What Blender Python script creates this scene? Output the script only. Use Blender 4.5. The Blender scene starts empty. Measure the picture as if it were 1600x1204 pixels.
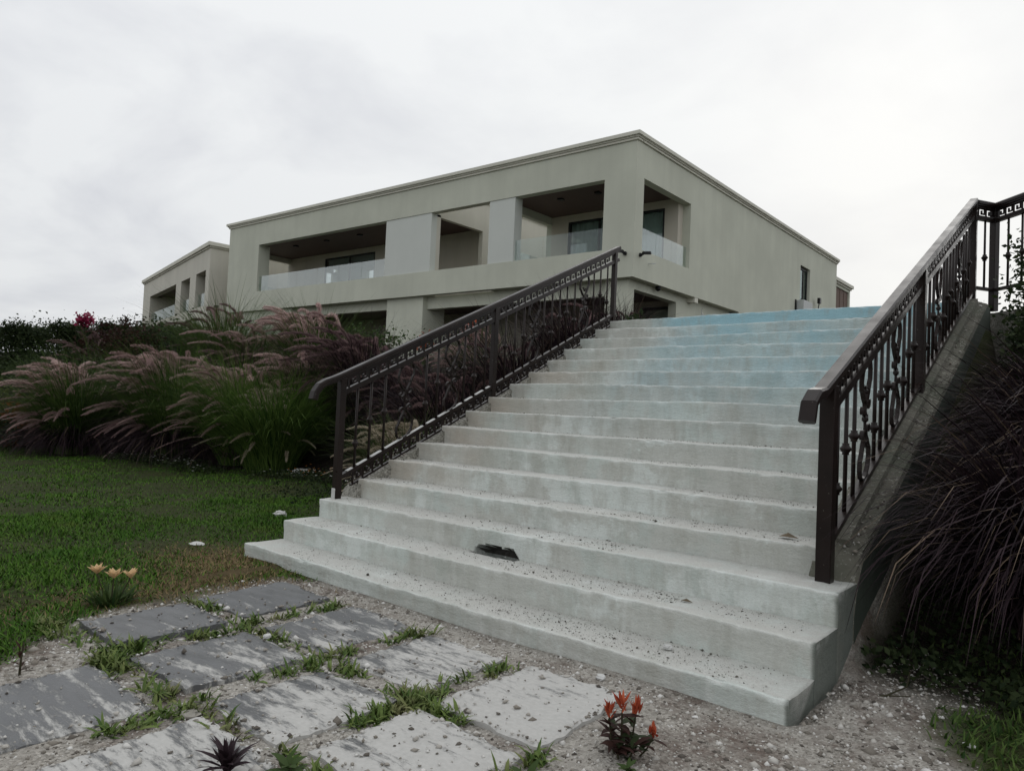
import bpy, math, random
import numpy as np
from mathutils import Vector, Matrix

rng = np.random.default_rng(7)
random.seed(7)
S = bpy.context.scene
COL = S.collection
R = math.radians

# ---------------------------------------------------------------- camera
CAM = np.array([5.457, -3.194, 1.298])
YAW, PITCH, ROLL = R(39.909), R(2.001), R(2.539)
cd = bpy.data.cameras.new('camera')
cam = bpy.data.objects.new('camera', cd)
COL.objects.link(cam)
fw = Vector((-math.sin(YAW)*math.cos(PITCH), math.cos(YAW)*math.cos(PITCH), math.sin(PITCH)))
rt = Vector((math.cos(YAW), math.sin(YAW), 0))
up = rt.cross(fw)
r2 = rt*math.cos(ROLL) + up*math.sin(ROLL)
u2 = -rt*math.sin(ROLL) + up*math.cos(ROLL)
m3 = Matrix((r2, u2, -fw)).transposed()
cam.matrix_world = Matrix.Translation(Vector(CAM)) @ m3.to_4x4()
cd.sensor_width = 36
cd.lens = 36*1123.3/1600
cd.clip_start, cd.clip_end = 0.05, 2000
S.camera = cam

# ---------------------------------------------------------------- sky, sun, exposure
SUN_AZ, SUN_EL = R(-12), R(22)          # azimuth from +Y towards +X
w = bpy.data.worlds.new('World'); S.world = w; w.use_nodes = True
nt = w.node_tree; nt.nodes.clear()
def N(t, **k):
    n = nt.nodes.new(t)
    for a, b in k.items(): setattr(n, a, b)
    return n
L = lambda a, b: nt.links.new(a, b)
out = N('ShaderNodeOutputWorld'); bg = N('ShaderNodeBackground'); bg.inputs[1].default_value = 0.1
sky = N('ShaderNodeTexSky', sky_type='NISHITA', sun_disc=False, sun_elevation=SUN_EL, sun_rotation=SUN_AZ)
tc = N('ShaderNodeTexCoord'); sep = N('ShaderNodeSeparateXYZ'); L(tc.outputs['Generated'], sep.inputs[0])
zz = N('ShaderNodeMath', operation='ADD'); L(sep.outputs[2], zz.inputs[0]); zz.inputs[1].default_value = 0.35
zc = N('ShaderNodeMath', operation='MAXIMUM'); L(zz.outputs[0], zc.inputs[0]); zc.inputs[1].default_value = 0.12
pv = N('ShaderNodeVectorMath', operation='DIVIDE'); L(tc.outputs['Generated'], pv.inputs[0])
cb = N('ShaderNodeCombineXYZ')
for i in range(3): L(zc.outputs[0], cb.inputs[i])
L(cb.outputs[0], pv.inputs[1])
n1 = N('ShaderNodeTexNoise'); n1.inputs['Scale'].default_value = 2.3; n1.inputs['Detail'].default_value = 7; n1.inputs['Roughness'].default_value = 0.52
n1.inputs['Distortion'].default_value = 0.3
mp = N('ShaderNodeMapping'); mp.inputs['Location'].default_value = (3.4, 1.9, 0.0); L(pv.outputs[0], mp.inputs[0]); L(mp.outputs[0], n1.inputs['Vector'])
cr = N('ShaderNodeValToRGB'); e = cr.color_ramp.elements
e[0].position = 0.42; e[0].color = (0.82, 0.835, 0.845, 1); e[1].position = 0.70; e[1].color = (0.60, 0.615, 0.66, 1)
L(n1.outputs['Fac'], cr.inputs[0])
sd = (math.sin(SUN_AZ)*math.cos(SUN_EL-R(8)), math.cos(SUN_AZ)*math.cos(SUN_EL-R(8)), math.sin(SUN_EL-R(8)))
dt = N('ShaderNodeVectorMath', operation='DOT_PRODUCT'); L(tc.outputs['Generated'], dt.inputs[0]); dt.inputs[1].default_value = sd
dm = N('ShaderNodeMapRange'); L(dt.outputs['Value'], dm.inputs[0]); dm.inputs[1].default_value = 0.35; dm.inputs[2].default_value = 1.0; dm.inputs[4].default_value = 0.8
dp = N('ShaderNodeMath', operation='POWER'); L(dm.outputs[0], dp.inputs[0]); dp.inputs[1].default_value = 2.2
gm = N('ShaderNodeMix', data_type='RGBA'); L(dp.outputs[0], gm.inputs[0]); L(cr.outputs[0], gm.inputs[6]); gm.inputs[7].default_value = (0.925, 0.935, 0.915, 1)
# an overcast sky is gently brighter towards the zenith
oz = N('ShaderNodeMapRange'); L(sep.outputs[2], oz.inputs[0]); oz.inputs[1].default_value = 0.0; oz.inputs[2].default_value = 1.0; oz.inputs[3].default_value = 0.97; oz.inputs[4].default_value = 1.3
om = N('ShaderNodeVectorMath', operation='SCALE'); L(gm.outputs[2], om.inputs[0]); L(oz.outputs[0], om.inputs['Scale'])
mu = N('ShaderNodeMix', data_type='RGBA', blend_type='MULTIPLY'); mu.inputs[0].default_value = 1; L(om.outputs[0], mu.inputs[6]); mu.inputs[7].default_value = (9.65, 9.65, 9.7, 1)
mx = N('ShaderNodeMix', data_type='RGBA'); mx.inputs[0].default_value = 0.96; L(sky.outputs[0], mx.inputs[6]); L(mu.outputs[2], mx.inputs[7])
L(mx.outputs[2], bg.inputs[0]); L(bg.outputs[0], out.inputs[0])

sl = bpy.data.lights.new('sun', 'SUN'); sl.energy = 0.8; sl.angle = R(50); sl.color = (1, 0.97, 0.92)
so = bpy.data.objects.new('sun', sl); COL.objects.link(so); so.location = (0, 40, 40)
so.rotation_euler = Vector((-math.sin(SUN_AZ)*math.cos(SUN_EL), -math.cos(SUN_AZ)*math.cos(SUN_EL), -math.sin(SUN_EL))).to_track_quat('-Z', 'Y').to_euler()
S.view_settings.view_transform = 'Standard'; S.view_settings.look = 'None'
S.view_settings.exposure = 0.0; S.view_settings.gamma = 1; S.view_settings.use_curve_mapping = False
S.cycles.max_bounces = 6; S.cycles.transparent_max_bounces = 12

# ---------------------------------------------------------------- material helper
class Mat:
    def __init__(s, name, rough=0.85, spec=0.3, metal=0.0):
        s.m = bpy.data.materials.new(name); s.m.use_nodes = True
        s.t = s.m.node_tree; s.b = s.t.nodes['Principled BSDF']
        s.b.inputs['Roughness'].default_value = rough; s.b.inputs['Metallic'].default_value = metal
        s.b.inputs['Specular IOR Level'].default_value = spec
        s._tc = None
    def n(s, t, **k):
        x = s.t.nodes.new(t)
        for a, b in k.items(): setattr(x, a, b)
        return x
    def l(s, a, b): s.t.links.new(a, b)
    def pos(s):
        if s._tc is None: s._tc = s.n('ShaderNodeNewGeometry').outputs['Position']
        return s._tc
    def noise(s, scale, detail=5, rough=0.55, stretch=None, loc=None, vec=None):
        n = s.n('ShaderNodeTexNoise'); n.inputs['Scale'].default_value = scale
        n.inputs['Detail'].default_value = detail; n.inputs['Roughness'].default_value = rough
        v = vec or s.pos()
        if stretch or loc:
            mp = s.n('ShaderNodeMapping'); mp.inputs['Scale'].default_value = stretch or (1, 1, 1); mp.inputs['Location'].default_value = loc or (0, 0, 0)
            s.l(v, mp.inputs[0]); v = mp.outputs[0]
        s.l(v, n.inputs['Vector']); return n.outputs['Fac']
    def vor(s, scale, feature='F1', out='Distance', rnd=1.0):
        n = s.n('ShaderNodeTexVoronoi', feature=feature); n.inputs['Scale'].default_value = scale; n.inputs['Randomness'].default_value = rnd
        s.l(s.pos(), n.inputs['Vector']); return n.outputs[out]
    def ramp(s, fac, stops):
        n = s.n('ShaderNodeValToRGB'); el = n.color_ramp.elements
        while len(el) < len(stops): el.new(0.5)
        for q, (p, c) in zip(el, stops):
            q.position = p; q.color = (c, c, c, 1) if not isinstance(c, tuple) else (*c, 1)
        s.l(fac, n.inputs[0]); return n.outputs[0]
    def mix(s, fac, a, b, mode='MIX'):
        n = s.n('ShaderNodeMix', data_type='RGBA', blend_type=mode)
        for i, v in ((0, fac), (6, a), (7, b)):
            if isinstance(v, (int, float)): n.inputs[i].default_value = v
            elif isinstance(v, tuple): n.inputs[i].default_value = (*v, 1)
            else: s.l(v, n.inputs[i])
        return n.outputs[2]
    def math(s, op, a, b=0.0):
        n = s.n('ShaderNodeMath', operation=op)
        for i, v in ((0, a), (1, b)):
            if isinstance(v, (int, float)): n.inputs[i].default_value = v
            else: s.l(v, n.inputs[i])
        return n.outputs[0]
    def col(s, v):
        if isinstance(v, tuple): s.b.inputs['Base Color'].default_value = (*v, 1)
        else: s.l(v, s.b.inputs['Base Color'])
        return s
    def bump(s, h, strength=0.3, dist=0.01):
        n = s.n('ShaderNodeBump'); n.inputs['Strength'].default_value = strength; n.inputs['Distance'].default_value = dist
        s.l(h, n.inputs['Height']); s.l(n.outputs[0], s.b.inputs['Normal']); return s
    def island(s): return s.n('ShaderNodeNewGeometry').outputs['Random Per Island']
    def objrand(s): return s.n('ShaderNodeObjectInfo').outputs['Random']
    def axis(s, i):
        n = s.n('ShaderNodeSeparateXYZ'); s.l(s.pos(), n.inputs[0]); return n.outputs[i]
    def attr(s, name):
        n = s.n('ShaderNodeAttribute'); n.attribute_name = name; return n.outputs['Color']

MT = {}
def stucco(name, c, streak=0.12):
    M = Mat(name, 0.9, 0.2)
    d = tuple(x*(1-streak) for x in c); g = tuple(x*(1+streak*0.5) for x in c)
    base = M.mix(M.ramp(M.noise(0.5, 5), [(0.35, 0.0), (0.65, 1.0)]), d, g)
    st = M.ramp(M.noise(2.2, 6, 0.6, (1, 1, 0.06)), [(0.42, 0.0), (0.72, 1.0)])
    base = M.mix(M.math('MULTIPLY', st, 0.5 if streak > 0.05 else 0.12), base, tuple(x*0.86 for x in c))
    M.col(base).bump(M.noise(60, 3), 0.15, 0.01); MT[name] = M.m
stucco('stucco', (0.575, 0.59, 0.495), 0.08); stucco('panel', (0.62, 0.645, 0.60), 0.03); stucco('cornice', (0.68, 0.67, 0.58), 0.06)
stucco('villa', (0.62, 0.60, 0.52), 0.06); stucco('inner', (0.58, 0.54, 0.46), 0.06)

M = Mat('ceiling_wood', 0.55); M.col(M.mix(M.noise(3, 4, 0.6, (6, 0.4, 1)), (0.075, 0.048, 0.042), (0.125, 0.078, 0.066))); MT['ceiling'] = M.m
M = Mat('shutter_wood', 0.7); M.col(M.mix(M.noise(4, 4, 0.6, (5, 5, 0.3)), (0.10, 0.06, 0.045), (0.17, 0.115, 0.09))); MT['shutter'] = M.m
M = Mat('dark_frame', 0.45); M.col((0.02, 0.022, 0.022)); MT['frame'] = M.m
M = Mat('curtain', 0.95); M.col(M.mix(M.noise(5, 3, 0.5, (3, 3, 0.1)), (0.50, 0.57, 0.54), (0.72, 0.77, 0.74))); MT['curtain'] = M.m
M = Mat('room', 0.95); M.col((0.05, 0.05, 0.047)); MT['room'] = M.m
M = Mat('black_plastic', 0.4); M.col((0.012, 0.012, 0.013)); MT['black'] = M.m
M = Mat('white_metal', 0.5); M.col(M.mix(M.noise(4), (0.40, 0.42, 0.41), (0.50, 0.52, 0.51))); MT['whitemetal'] = M.m

def glass(name, tint, refl):
    M = Mat(name); M.t.nodes.remove(M.b); o = M.t.nodes['Material Output']
    tr = M.n('ShaderNodeBsdfTransparent'); tr.inputs[0].default_value = (*tint, 1)
    gl = M.n('ShaderNodeBsdfGlossy'); gl.inputs['Roughness'].default_value = 0.02; gl.inputs[0].default_value = (0.9, 0.95, 0.95, 1)
    fr = M.n('ShaderNodeFresnel'); fr.inputs[0].default_value = 1.5
    mm = M.math('MULTIPLY_ADD', fr.outputs[0], refl); mm.node.inputs[2].default_value = 0.03
    ms = M.n('ShaderNodeMixShader'); M.l(mm, ms.inputs[0]); M.l(tr.outputs[0], ms.inputs[1]); M.l(gl.outputs[0], ms.inputs[2]); M.l(ms.outputs[0], o.inputs[0]); MT[name] = M.m
glass('guard_glass', (0.88, 0.915, 0.91), 0.22); glass('window_glass', (0.80, 0.85, 0.84), 0.45)

# painted, dusty plaster of the staircase
M = Mat('stair_plaster', 0.88, 0.25)
cx_ = M.n('ShaderNodeCombineXYZ'); sp_ = M.n('ShaderNodeSeparateXYZ'); M.l(M.pos(), sp_.inputs[0]); M.l(sp_.outputs[0], cx_.inputs[0])
M.l(M.math('ADD', M.math('MULTIPLY', sp_.outputs[2], 0.9), M.math('MULTIPLY', M.objrand(), 37.0)), cx_.inputs[1]); M.l(M.math('MULTIPLY', sp_.outputs[1], 0.8), cx_.inputs[2]); pv_ = cx_.outputs[0]
c = M.mix(M.ramp(M.noise(1.3, 6), [(0.33, 0.0), (0.68, 1.0)]), (0.54, 0.585, 0.55), (0.65, 0.695, 0.655))
c = M.mix(M.ramp(M.noise(0.95, 6, 0.62, None, (3, 0, 0), pv_), [(0.47, 0.0), (0.53, 0.75)]), c, (0.565, 0.565, 0.525))
c = M.mix(M.ramp(M.noise(1.4, 7, 0.66, None, (8, 2, 0), pv_), [(0.54, 0.0), (0.585, 0.8)]), c, (0.71, 0.75, 0.72))
c = M.mix(M.ramp(M.noise(1.1, 7, 0.66, None, (1, 7, 4), pv_), [(0.56, 0.0), (0.62, 0.7)]), c, (0.49, 0.525, 0.485))
c = M.mix(M.ramp(M.noise(5, 6, 0.65, (1, 1, 0.22)), [(0.48, 0.0), (0.72, 0.6)]), c, (0.40, 0.405, 0.36))
c = M.mix(M.ramp(M.noise(9, 5, 0.6, (1, 1, 0.10), (4, 2, 1)), [(0.55, 0.0), (0.75, 0.7)]), c, (0.68, 0.70, 0.665))
x, y, z = M.axis(0), M.axis(1), M.axis(2)
def band(v, a, b, inv=False):
    n = M.n('ShaderNodeMapRange', interpolation_type='SMOOTHSTEP'); M.l(v, n.inputs[0]); n.inputs[1].default_value = a; n.inputs[2].default_value = b
    if inv: n.inputs[3].default_value = 1; n.inputs[4].default_value = 0
    return n.outputs[0]
nb = M.ramp(M.noise(1.0, 6, 0.65, None, (1.3, 0.2, 0), pv_), [(0.32, 0.15), (0.66, 1.0)])
bl = M.math('MULTIPLY', M.math('MULTIPLY', band(z, 0.9, 2.2), nb), band(x, 0.8, 1.8))
top = M.math('MULTIPLY', band(z, 2.43, 2.50), band(x, 0.55, 1.2))
bl = M.math('MAXIMUM', M.math('MULTIPLY', bl, 0.8), M.math('MULTIPLY', top, 0.85))
c = M.mix(bl, c, (0.31, 0.545, 0.63))
br = M.math('MULTIPLY', M.math('MULTIPLY', band(x, 1.7, 0.3), band(z, 0.2, 0.7)), M.ramp(M.noise(1.6, 4, 0.5, None, (7, 3, 2)), [(0.38, 0.0), (0.62, 0.75)]))
br = M.math('MULTIPLY', br, band(z, 2.3, 1.7))
c = M.mix(br, c, (0.51, 0.455, 0.385))
gr = M.math('MULTIPLY', band(x, 4.38, 4.405), 0.9)   # algae on the outer side
c = M.mix(gr, c, M.mix(M.noise(3, 5), (0.06, 0.075, 0.06), (0.20, 0.215, 0.19)))
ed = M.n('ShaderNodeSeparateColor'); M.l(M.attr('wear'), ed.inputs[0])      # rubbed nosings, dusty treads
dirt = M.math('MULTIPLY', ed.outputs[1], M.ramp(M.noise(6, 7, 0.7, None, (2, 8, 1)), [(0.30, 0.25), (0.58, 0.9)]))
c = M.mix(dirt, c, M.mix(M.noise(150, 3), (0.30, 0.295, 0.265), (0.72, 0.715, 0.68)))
c = M.mix(M.math('MULTIPLY', ed.outputs[1], M.ramp(M.vor(75), [(0.0, 0.75), (0.16, 0.0)])), c, (0.22, 0.21, 0.18))
c = M.mix(M.ramp(M.vor(31), [(0.0, 0.5), (0.05, 0.0)]), c, (0.24, 0.235, 0.20))
c = M.mix(M.math('MULTIPLY', ed.outputs[0], M.ramp(M.noise(9, 5, 0.7), [(0.42, 0.0), (0.62, 0.7)])), c, (0.72, 0.73, 0.70))
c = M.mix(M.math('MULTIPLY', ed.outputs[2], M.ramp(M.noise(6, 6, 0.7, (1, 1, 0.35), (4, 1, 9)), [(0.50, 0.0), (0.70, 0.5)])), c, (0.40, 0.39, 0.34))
c = M.mix(1.0, c, M.mix(M.noise(70, 6, 0.75), (0.80, 0.80, 0.79), (1.16, 1.16, 1.16)), 'MULTIPLY')
M.col(c); h = M.math('ADD', M.math('MULTIPLY', M.noise(6, 8, 0.68, (1, 1, 2.5)), 1.0), M.math('MULTIPLY', M.noise(80, 4, 0.7), 0.35)); M.bump(h, 0.75, 0.022); MT['stair'] = M.m
M = Mat('shaded_hole_concrete', 0.95); M.bump(M.noise(40, 5), 1.0, 0.02).col(M.mix(M.noise(30, 4), (0.035, 0.033, 0.03), (0.20, 0.19, 0.17))); MT['hole'] = M.m  # broken concrete, its colour darkened to deepen the shade inside the hole

M = Mat('pebbledash', 0.85)
c = M.mix(M.vor(60, out='Color'), (0.05, 0.045, 0.035), (0.55, 0.53, 0.47)); c2 = M.mix(M.noise(4, 5), (0.13, 0.13, 0.105), (0.38, 0.37, 0.32))
c = M.mix(M.ramp(M.noise(9, 5), [(0.35, 0.10), (0.65, 0.7)]), c, c2); M.col(c).bump(M.vor(60), 0.8, 0.012); MT['pebbledash'] = M.m
M = Mat('curb_cement', 0.9); c = M.mix(M.noise(3, 6), (0.07, 0.068, 0.052), (0.21, 0.20, 0.165)); c = M.mix(M.ramp(M.noise(38, 4, 0.7), [(0.56, 0.0), (0.68, 0.8)]), c, (0.42, 0.41, 0.36)); c = M.mix(M.ramp(M.noise(1.6, 5), [(0.45, 0.0), (0.65, 0.6)]), c, (0.09, 0.105, 0.075))
M.col(c).bump(M.math('ADD', M.noise(14, 6, 0.65), M.math('MULTIPLY', M.vor(70), 0.3)), 0.5, 0.01); MT['curb_cement'] = M.m
M = Mat('algae_concrete', 0.9); c = M.mix(M.noise(2.5, 6), (0.03, 0.04, 0.03), (0.085, 0.10, 0.08)); M.col(c).bump(M.noise(20, 5), 0.4, 0.01); MT['algae'] = M.m

M = Mat('wrought_iron', 0.36, 0.2)
c = M.mix(M.noise(6, 5), (0.009, 0.007, 0.0065), (0.024, 0.015, 0.0125)); c = M.mix(M.ramp(M.noise(60, 4), [(0.68, 0.0), (0.76, 0.8)]), c, (0.20, 0.19, 0.17))
M.col(c).bump(M.noise(70, 3), 0.05, 0.002); M.l(M.ramp(M.noise(5, 3), [(0.3, 0.26), (0.7, 0.40)]), M.b.inputs['Roughness']); MT['iron'] = M.m

M = Mat('slate', 0.5, 0.45)
c = M.mix(M.noise(2.5, 6, 0.6, (1.0, 3.0, 1)), (0.050, 0.053, 0.056), (0.140, 0.144, 0.147))
c = M.mix(M.math('MULTIPLY', M.objrand(), 0.35), c, (0.17, 0.17, 0.17))
dn = M.noise(2.6, 10, 0.82, (0.8, 3.2, 1), (2.7, 0.9, 0)); xx = M.axis(0)
shift = M.n('ShaderNodeMapRange'); M.l(xx, shift.inputs[0]); shift.inputs[1].default_value = 1.2; shift.inputs[2].default_value = 3.7; shift.inputs[3].default_value = -0.13; shift.inputs[4].default_value = 0.13
dust = M.ramp(M.math('ADD', dn, shift.outputs[0]), [(0.46, 0.0), (0.55, 0.9)])
c = M.mix(dust, c, M.mix(M.noise(40, 4), (0.40, 0.395, 0.37), (0.60, 0.59, 0.56)))
c = M.mix(M.ramp(M.vor(70), [(0.0, 0.7), (0.13, 0.0)]), c, (0.36, 0.36, 0.34))
M.col(c); M.bump(M.math('ADD', M.noise(3, 7, 0.65, (1.2, 4, 1)), M.math('MULTIPLY', dust, 0.25)), 0.6, 0.012)
M.l(M.mix(dust, (0.38, 0.38, 0.38), (0.9, 0.9, 0.9)), M.b.inputs['Roughness']); MT['slate'] = M.m

# ground: lawn soil / gravel / mulch by painted zones
M = Mat('ground', 0.95, 0.15)
za = M.n('ShaderNodeSeparateColor'); M.l(M.attr('zone'), za.inputs[0])
lawn = M.mix(M.noise(1.6, 6), (0.020, 0.036, 0.010), (0.055, 0.055, 0.022))
gv = M.mix(M.vor(85, out='Color'), (0.12, 0.108, 0.09), (0.58, 0.55, 0.495)); gv = M.mix(M.ramp(M.noise(5, 6), [(0.4, 0.15), (0.68, 0.75)]), gv, (0.34, 0.32, 0.285))
gv = M.mix(M.ramp(M.noise(3, 6, 0.6, None, (5, 5, 0)), [(0.55, 0.0), (0.75, 0.7)]), gv, (0.12, 0.095, 0.07))
mulch = M.mix(M.noise(9, 6), (0.012, 0.010, 0.009), (0.04, 0.03, 0.024))
dry = M.mix(M.noise(20, 5), (0.05, 0.035, 0.018), (0.16, 0.115, 0.06))
gv = M.mix(M.ramp(M.noise(2.1, 7, 0.7, None, (1, 8, 3)), [(0.47, 0.0), (0.62, 0.8)]), gv, M.mix(M.noise(60, 4), (0.035, 0.022, 0.018), (0.16, 0.11, 0.085)))
c = M.mix(za.outputs[1], lawn, gv); c = M.mix(za.outputs[2], c, mulch); alpha = M.n('ShaderNodeAttribute'); alpha.attribute_name = 'dry'
c = M.mix(alpha.outputs['Fac'], c, dry)
M.col(c).bump(M.math('ADD', M.vor(85), M.math('MULTIPLY', M.noise(14, 5), 1.5)), 0.7, 0.012); MT['ground'] = M.m

def leafmat(name, a, b, rough=0.55, trans=0.25, use='island'):
    M = Mat(name, max(rough, 0.6), 0.10)
    f = M.island() if use == 'island' else M.objrand()
    c = M.mix(f, a, b)
    if name == 'grass_purple': c = M.mix(M.ramp(f, [(0.93, 0.0), (0.94, 1.0)]), c, (0.17, 0.125, 0.09))
    M.col(c)
    if trans:
        o = M.t.nodes['Material Output']; tl = M.n('ShaderNodeBsdfTranslucent'); M.l(c, tl.inputs[0])
        ms = M.n('ShaderNodeMixShader'); ms.inputs[0].default_value = trans
        M.l(M.b.outputs[0], ms.inputs[1]); M.l(tl.outputs[0], ms.inputs[2]); M.l(ms.outputs[0], o.inputs[0])
    MT[name] = M.m; return M
leafmat('grass_green', (0.018, 0.046, 0.010), (0.115, 0.175, 0.046)); leafmat('grass_purple', (0.009, 0.006, 0.008), (0.056, 0.036, 0.042), 0.6, 0.1)
leafmat('grass_bright', (0.022, 0.060, 0.012), (0.15, 0.23, 0.055)); leafmat('grass_mixed', (0.018, 0.036, 0.012), (0.10, 0.125, 0.045))
leafmat('plume_pink', (0.40, 0.27, 0.26), (0.66, 0.50, 0.47), 0.9, 0.3, 'obj'); leafmat('plume_cream', (0.42, 0.36, 0.27), (0.60, 0.53, 0.42), 0.9, 0.3, 'obj')
leafmat('plume_dark', (0.16, 0.10, 0.105), (0.32, 0.22, 0.21), 0.9, 0.2, 'obj')
leafmat('leaf_dark', (0.016, 0.028, 0.013), (0.05, 0.068, 0.027)); leafmat('leaf_bronze', (0.028, 0.014, 0.013), (0.06, 0.03, 0.024)); leafmat('leaf_green', (0.03, 0.06, 0.02), (0.075, 0.11, 0.035))
leafmat('leaf_yellowgreen', (0.05, 0.07, 0.02), (0.11, 0.12, 0.035)); leafmat('leaf_orange', (0.12, 0.05, 0.02), (0.22, 0.09, 0.03))
leafmat('petal_red', (0.26, 0.035, 0.02), (0.52, 0.13, 0.06)); leafmat('petal_magenta', (0.22, 0.02, 0.06), (0.36, 0.04, 0.10)); leafmat('petal_peach', (0.62, 0.42, 0.22), (0.75, 0.55, 0.32))
leafmat('petal_white', (0.6, 0.6, 0.58), (0.75, 0.75, 0.72)); leafmat('petal_orange', (0.55, 0.22, 0.05), (0.7, 0.32, 0.08)); leafmat('stem', (0.03, 0.035, 0.02), (0.06, 0.05, 0.03), 0.7, 0)
M = Mat('lawn_grass', 0.75, 0.08); c = M.mix(M.island(), (0.026, 0.078, 0.010), (0.105, 0.20, 0.030)); c = M.mix(M.ramp(M.noise(2.2, 6, 0.7), [(0.52, 0.0), (0.70, 0.65)]), c, (0.12, 0.125, 0.038))
c = M.mix(M.ramp(M.noise(0.7, 4, 0.6, None, (9, 1, 0)), [(0.45, 0.0), (0.65, 0.5)]), c, (0.035, 0.10, 0.012)); M.col(c); MT['lawn_grass'] = M.m
M = Mat('weed', 0.6, 0.12); f = M.island(); c = M.mix(f, (0.05, 0.095, 0.02), (0.15, 0.20, 0.055)); c = M.mix(M.ramp(M.noise(5, 3), [(0.5, 0.0), (0.68, 0.8)]), c, (0.20, 0.19, 0.09)); M.col(c); MT['weed'] = M.m
M = Mat('dry_grass', 0.8); M.col(M.mix(M.island(), (0.10, 0.07, 0.03), (0.26, 0.19, 0.09))); MT['dry'] = M.m
M = Mat('pebble', 0.85); M.col(M.ramp(M.island(), [(0.0, (0.07, 0.06, 0.05)), (0.35, (0.25, 0.225, 0.19)), (0.75, (0.46, 0.44, 0.40)), (1.0, (0.66, 0.65, 0.62))])); MT['pebble'] = M.m
M = Mat('crumb', 0.9); M.col(M.ramp(M.island(), [(0.0, (0.05, 0.045, 0.035)), (0.45, (0.17, 0.16, 0.13)), (0.7, (0.5, 0.5, 0.46)), (1.0, (0.65, 0.65, 0.61))])); MT['crumb'] = M.m
M = Mat('white_stone', 0.85); M.col(M.mix(M.noise(12, 5), (0.42, 0.42, 0.40), (0.62, 0.62, 0.60))).bump(M.noise(25, 4), 0.5, 0.01); MT['stone'] = M.m
M = Mat('dead_leaf', 0.7); M.col(M.mix(M.noise(30, 3), (0.06, 0.045, 0.025), (0.15, 0.11, 0.06))); MT['deadleaf'] = M.m

# ---------------------------------------------------------------- mesh helpers
def link(name, me, mat, parent=None):
    o = bpy.data.objects.new(name, me); COL.objects.link(o)
    for q in (mat if isinstance(mat, (list, tuple)) else [mat]):
        if q and len(me.materials) < 8: me.materials.append(MT[q])
    if parent: o.parent = parent
    return o
def thing(name, label, cat, loc=(0, 0, 0), group=None):
    o = bpy.data.objects.new(name, None); COL.objects.link(o); o.location = loc; o.empty_display_size = 0.1
    return tag(o, label, cat, group)
def tag(o, label, cat, group=None):
    o['label'] = label; o['category'] = cat
    if group: o['group'] = group
    return o
def inst(name, me, parent=None, loc=(0, 0, 0), rz=0.0, sc=1.0, rot=None):
    o = bpy.data.objects.new(name, me); COL.objects.link(o); o.location = loc
    o.rotation_euler = rot or (0, 0, rz); o.scale = sc if isinstance(sc, tuple) else (sc, sc, sc)
    if parent: o.parent = parent
    return o
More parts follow.
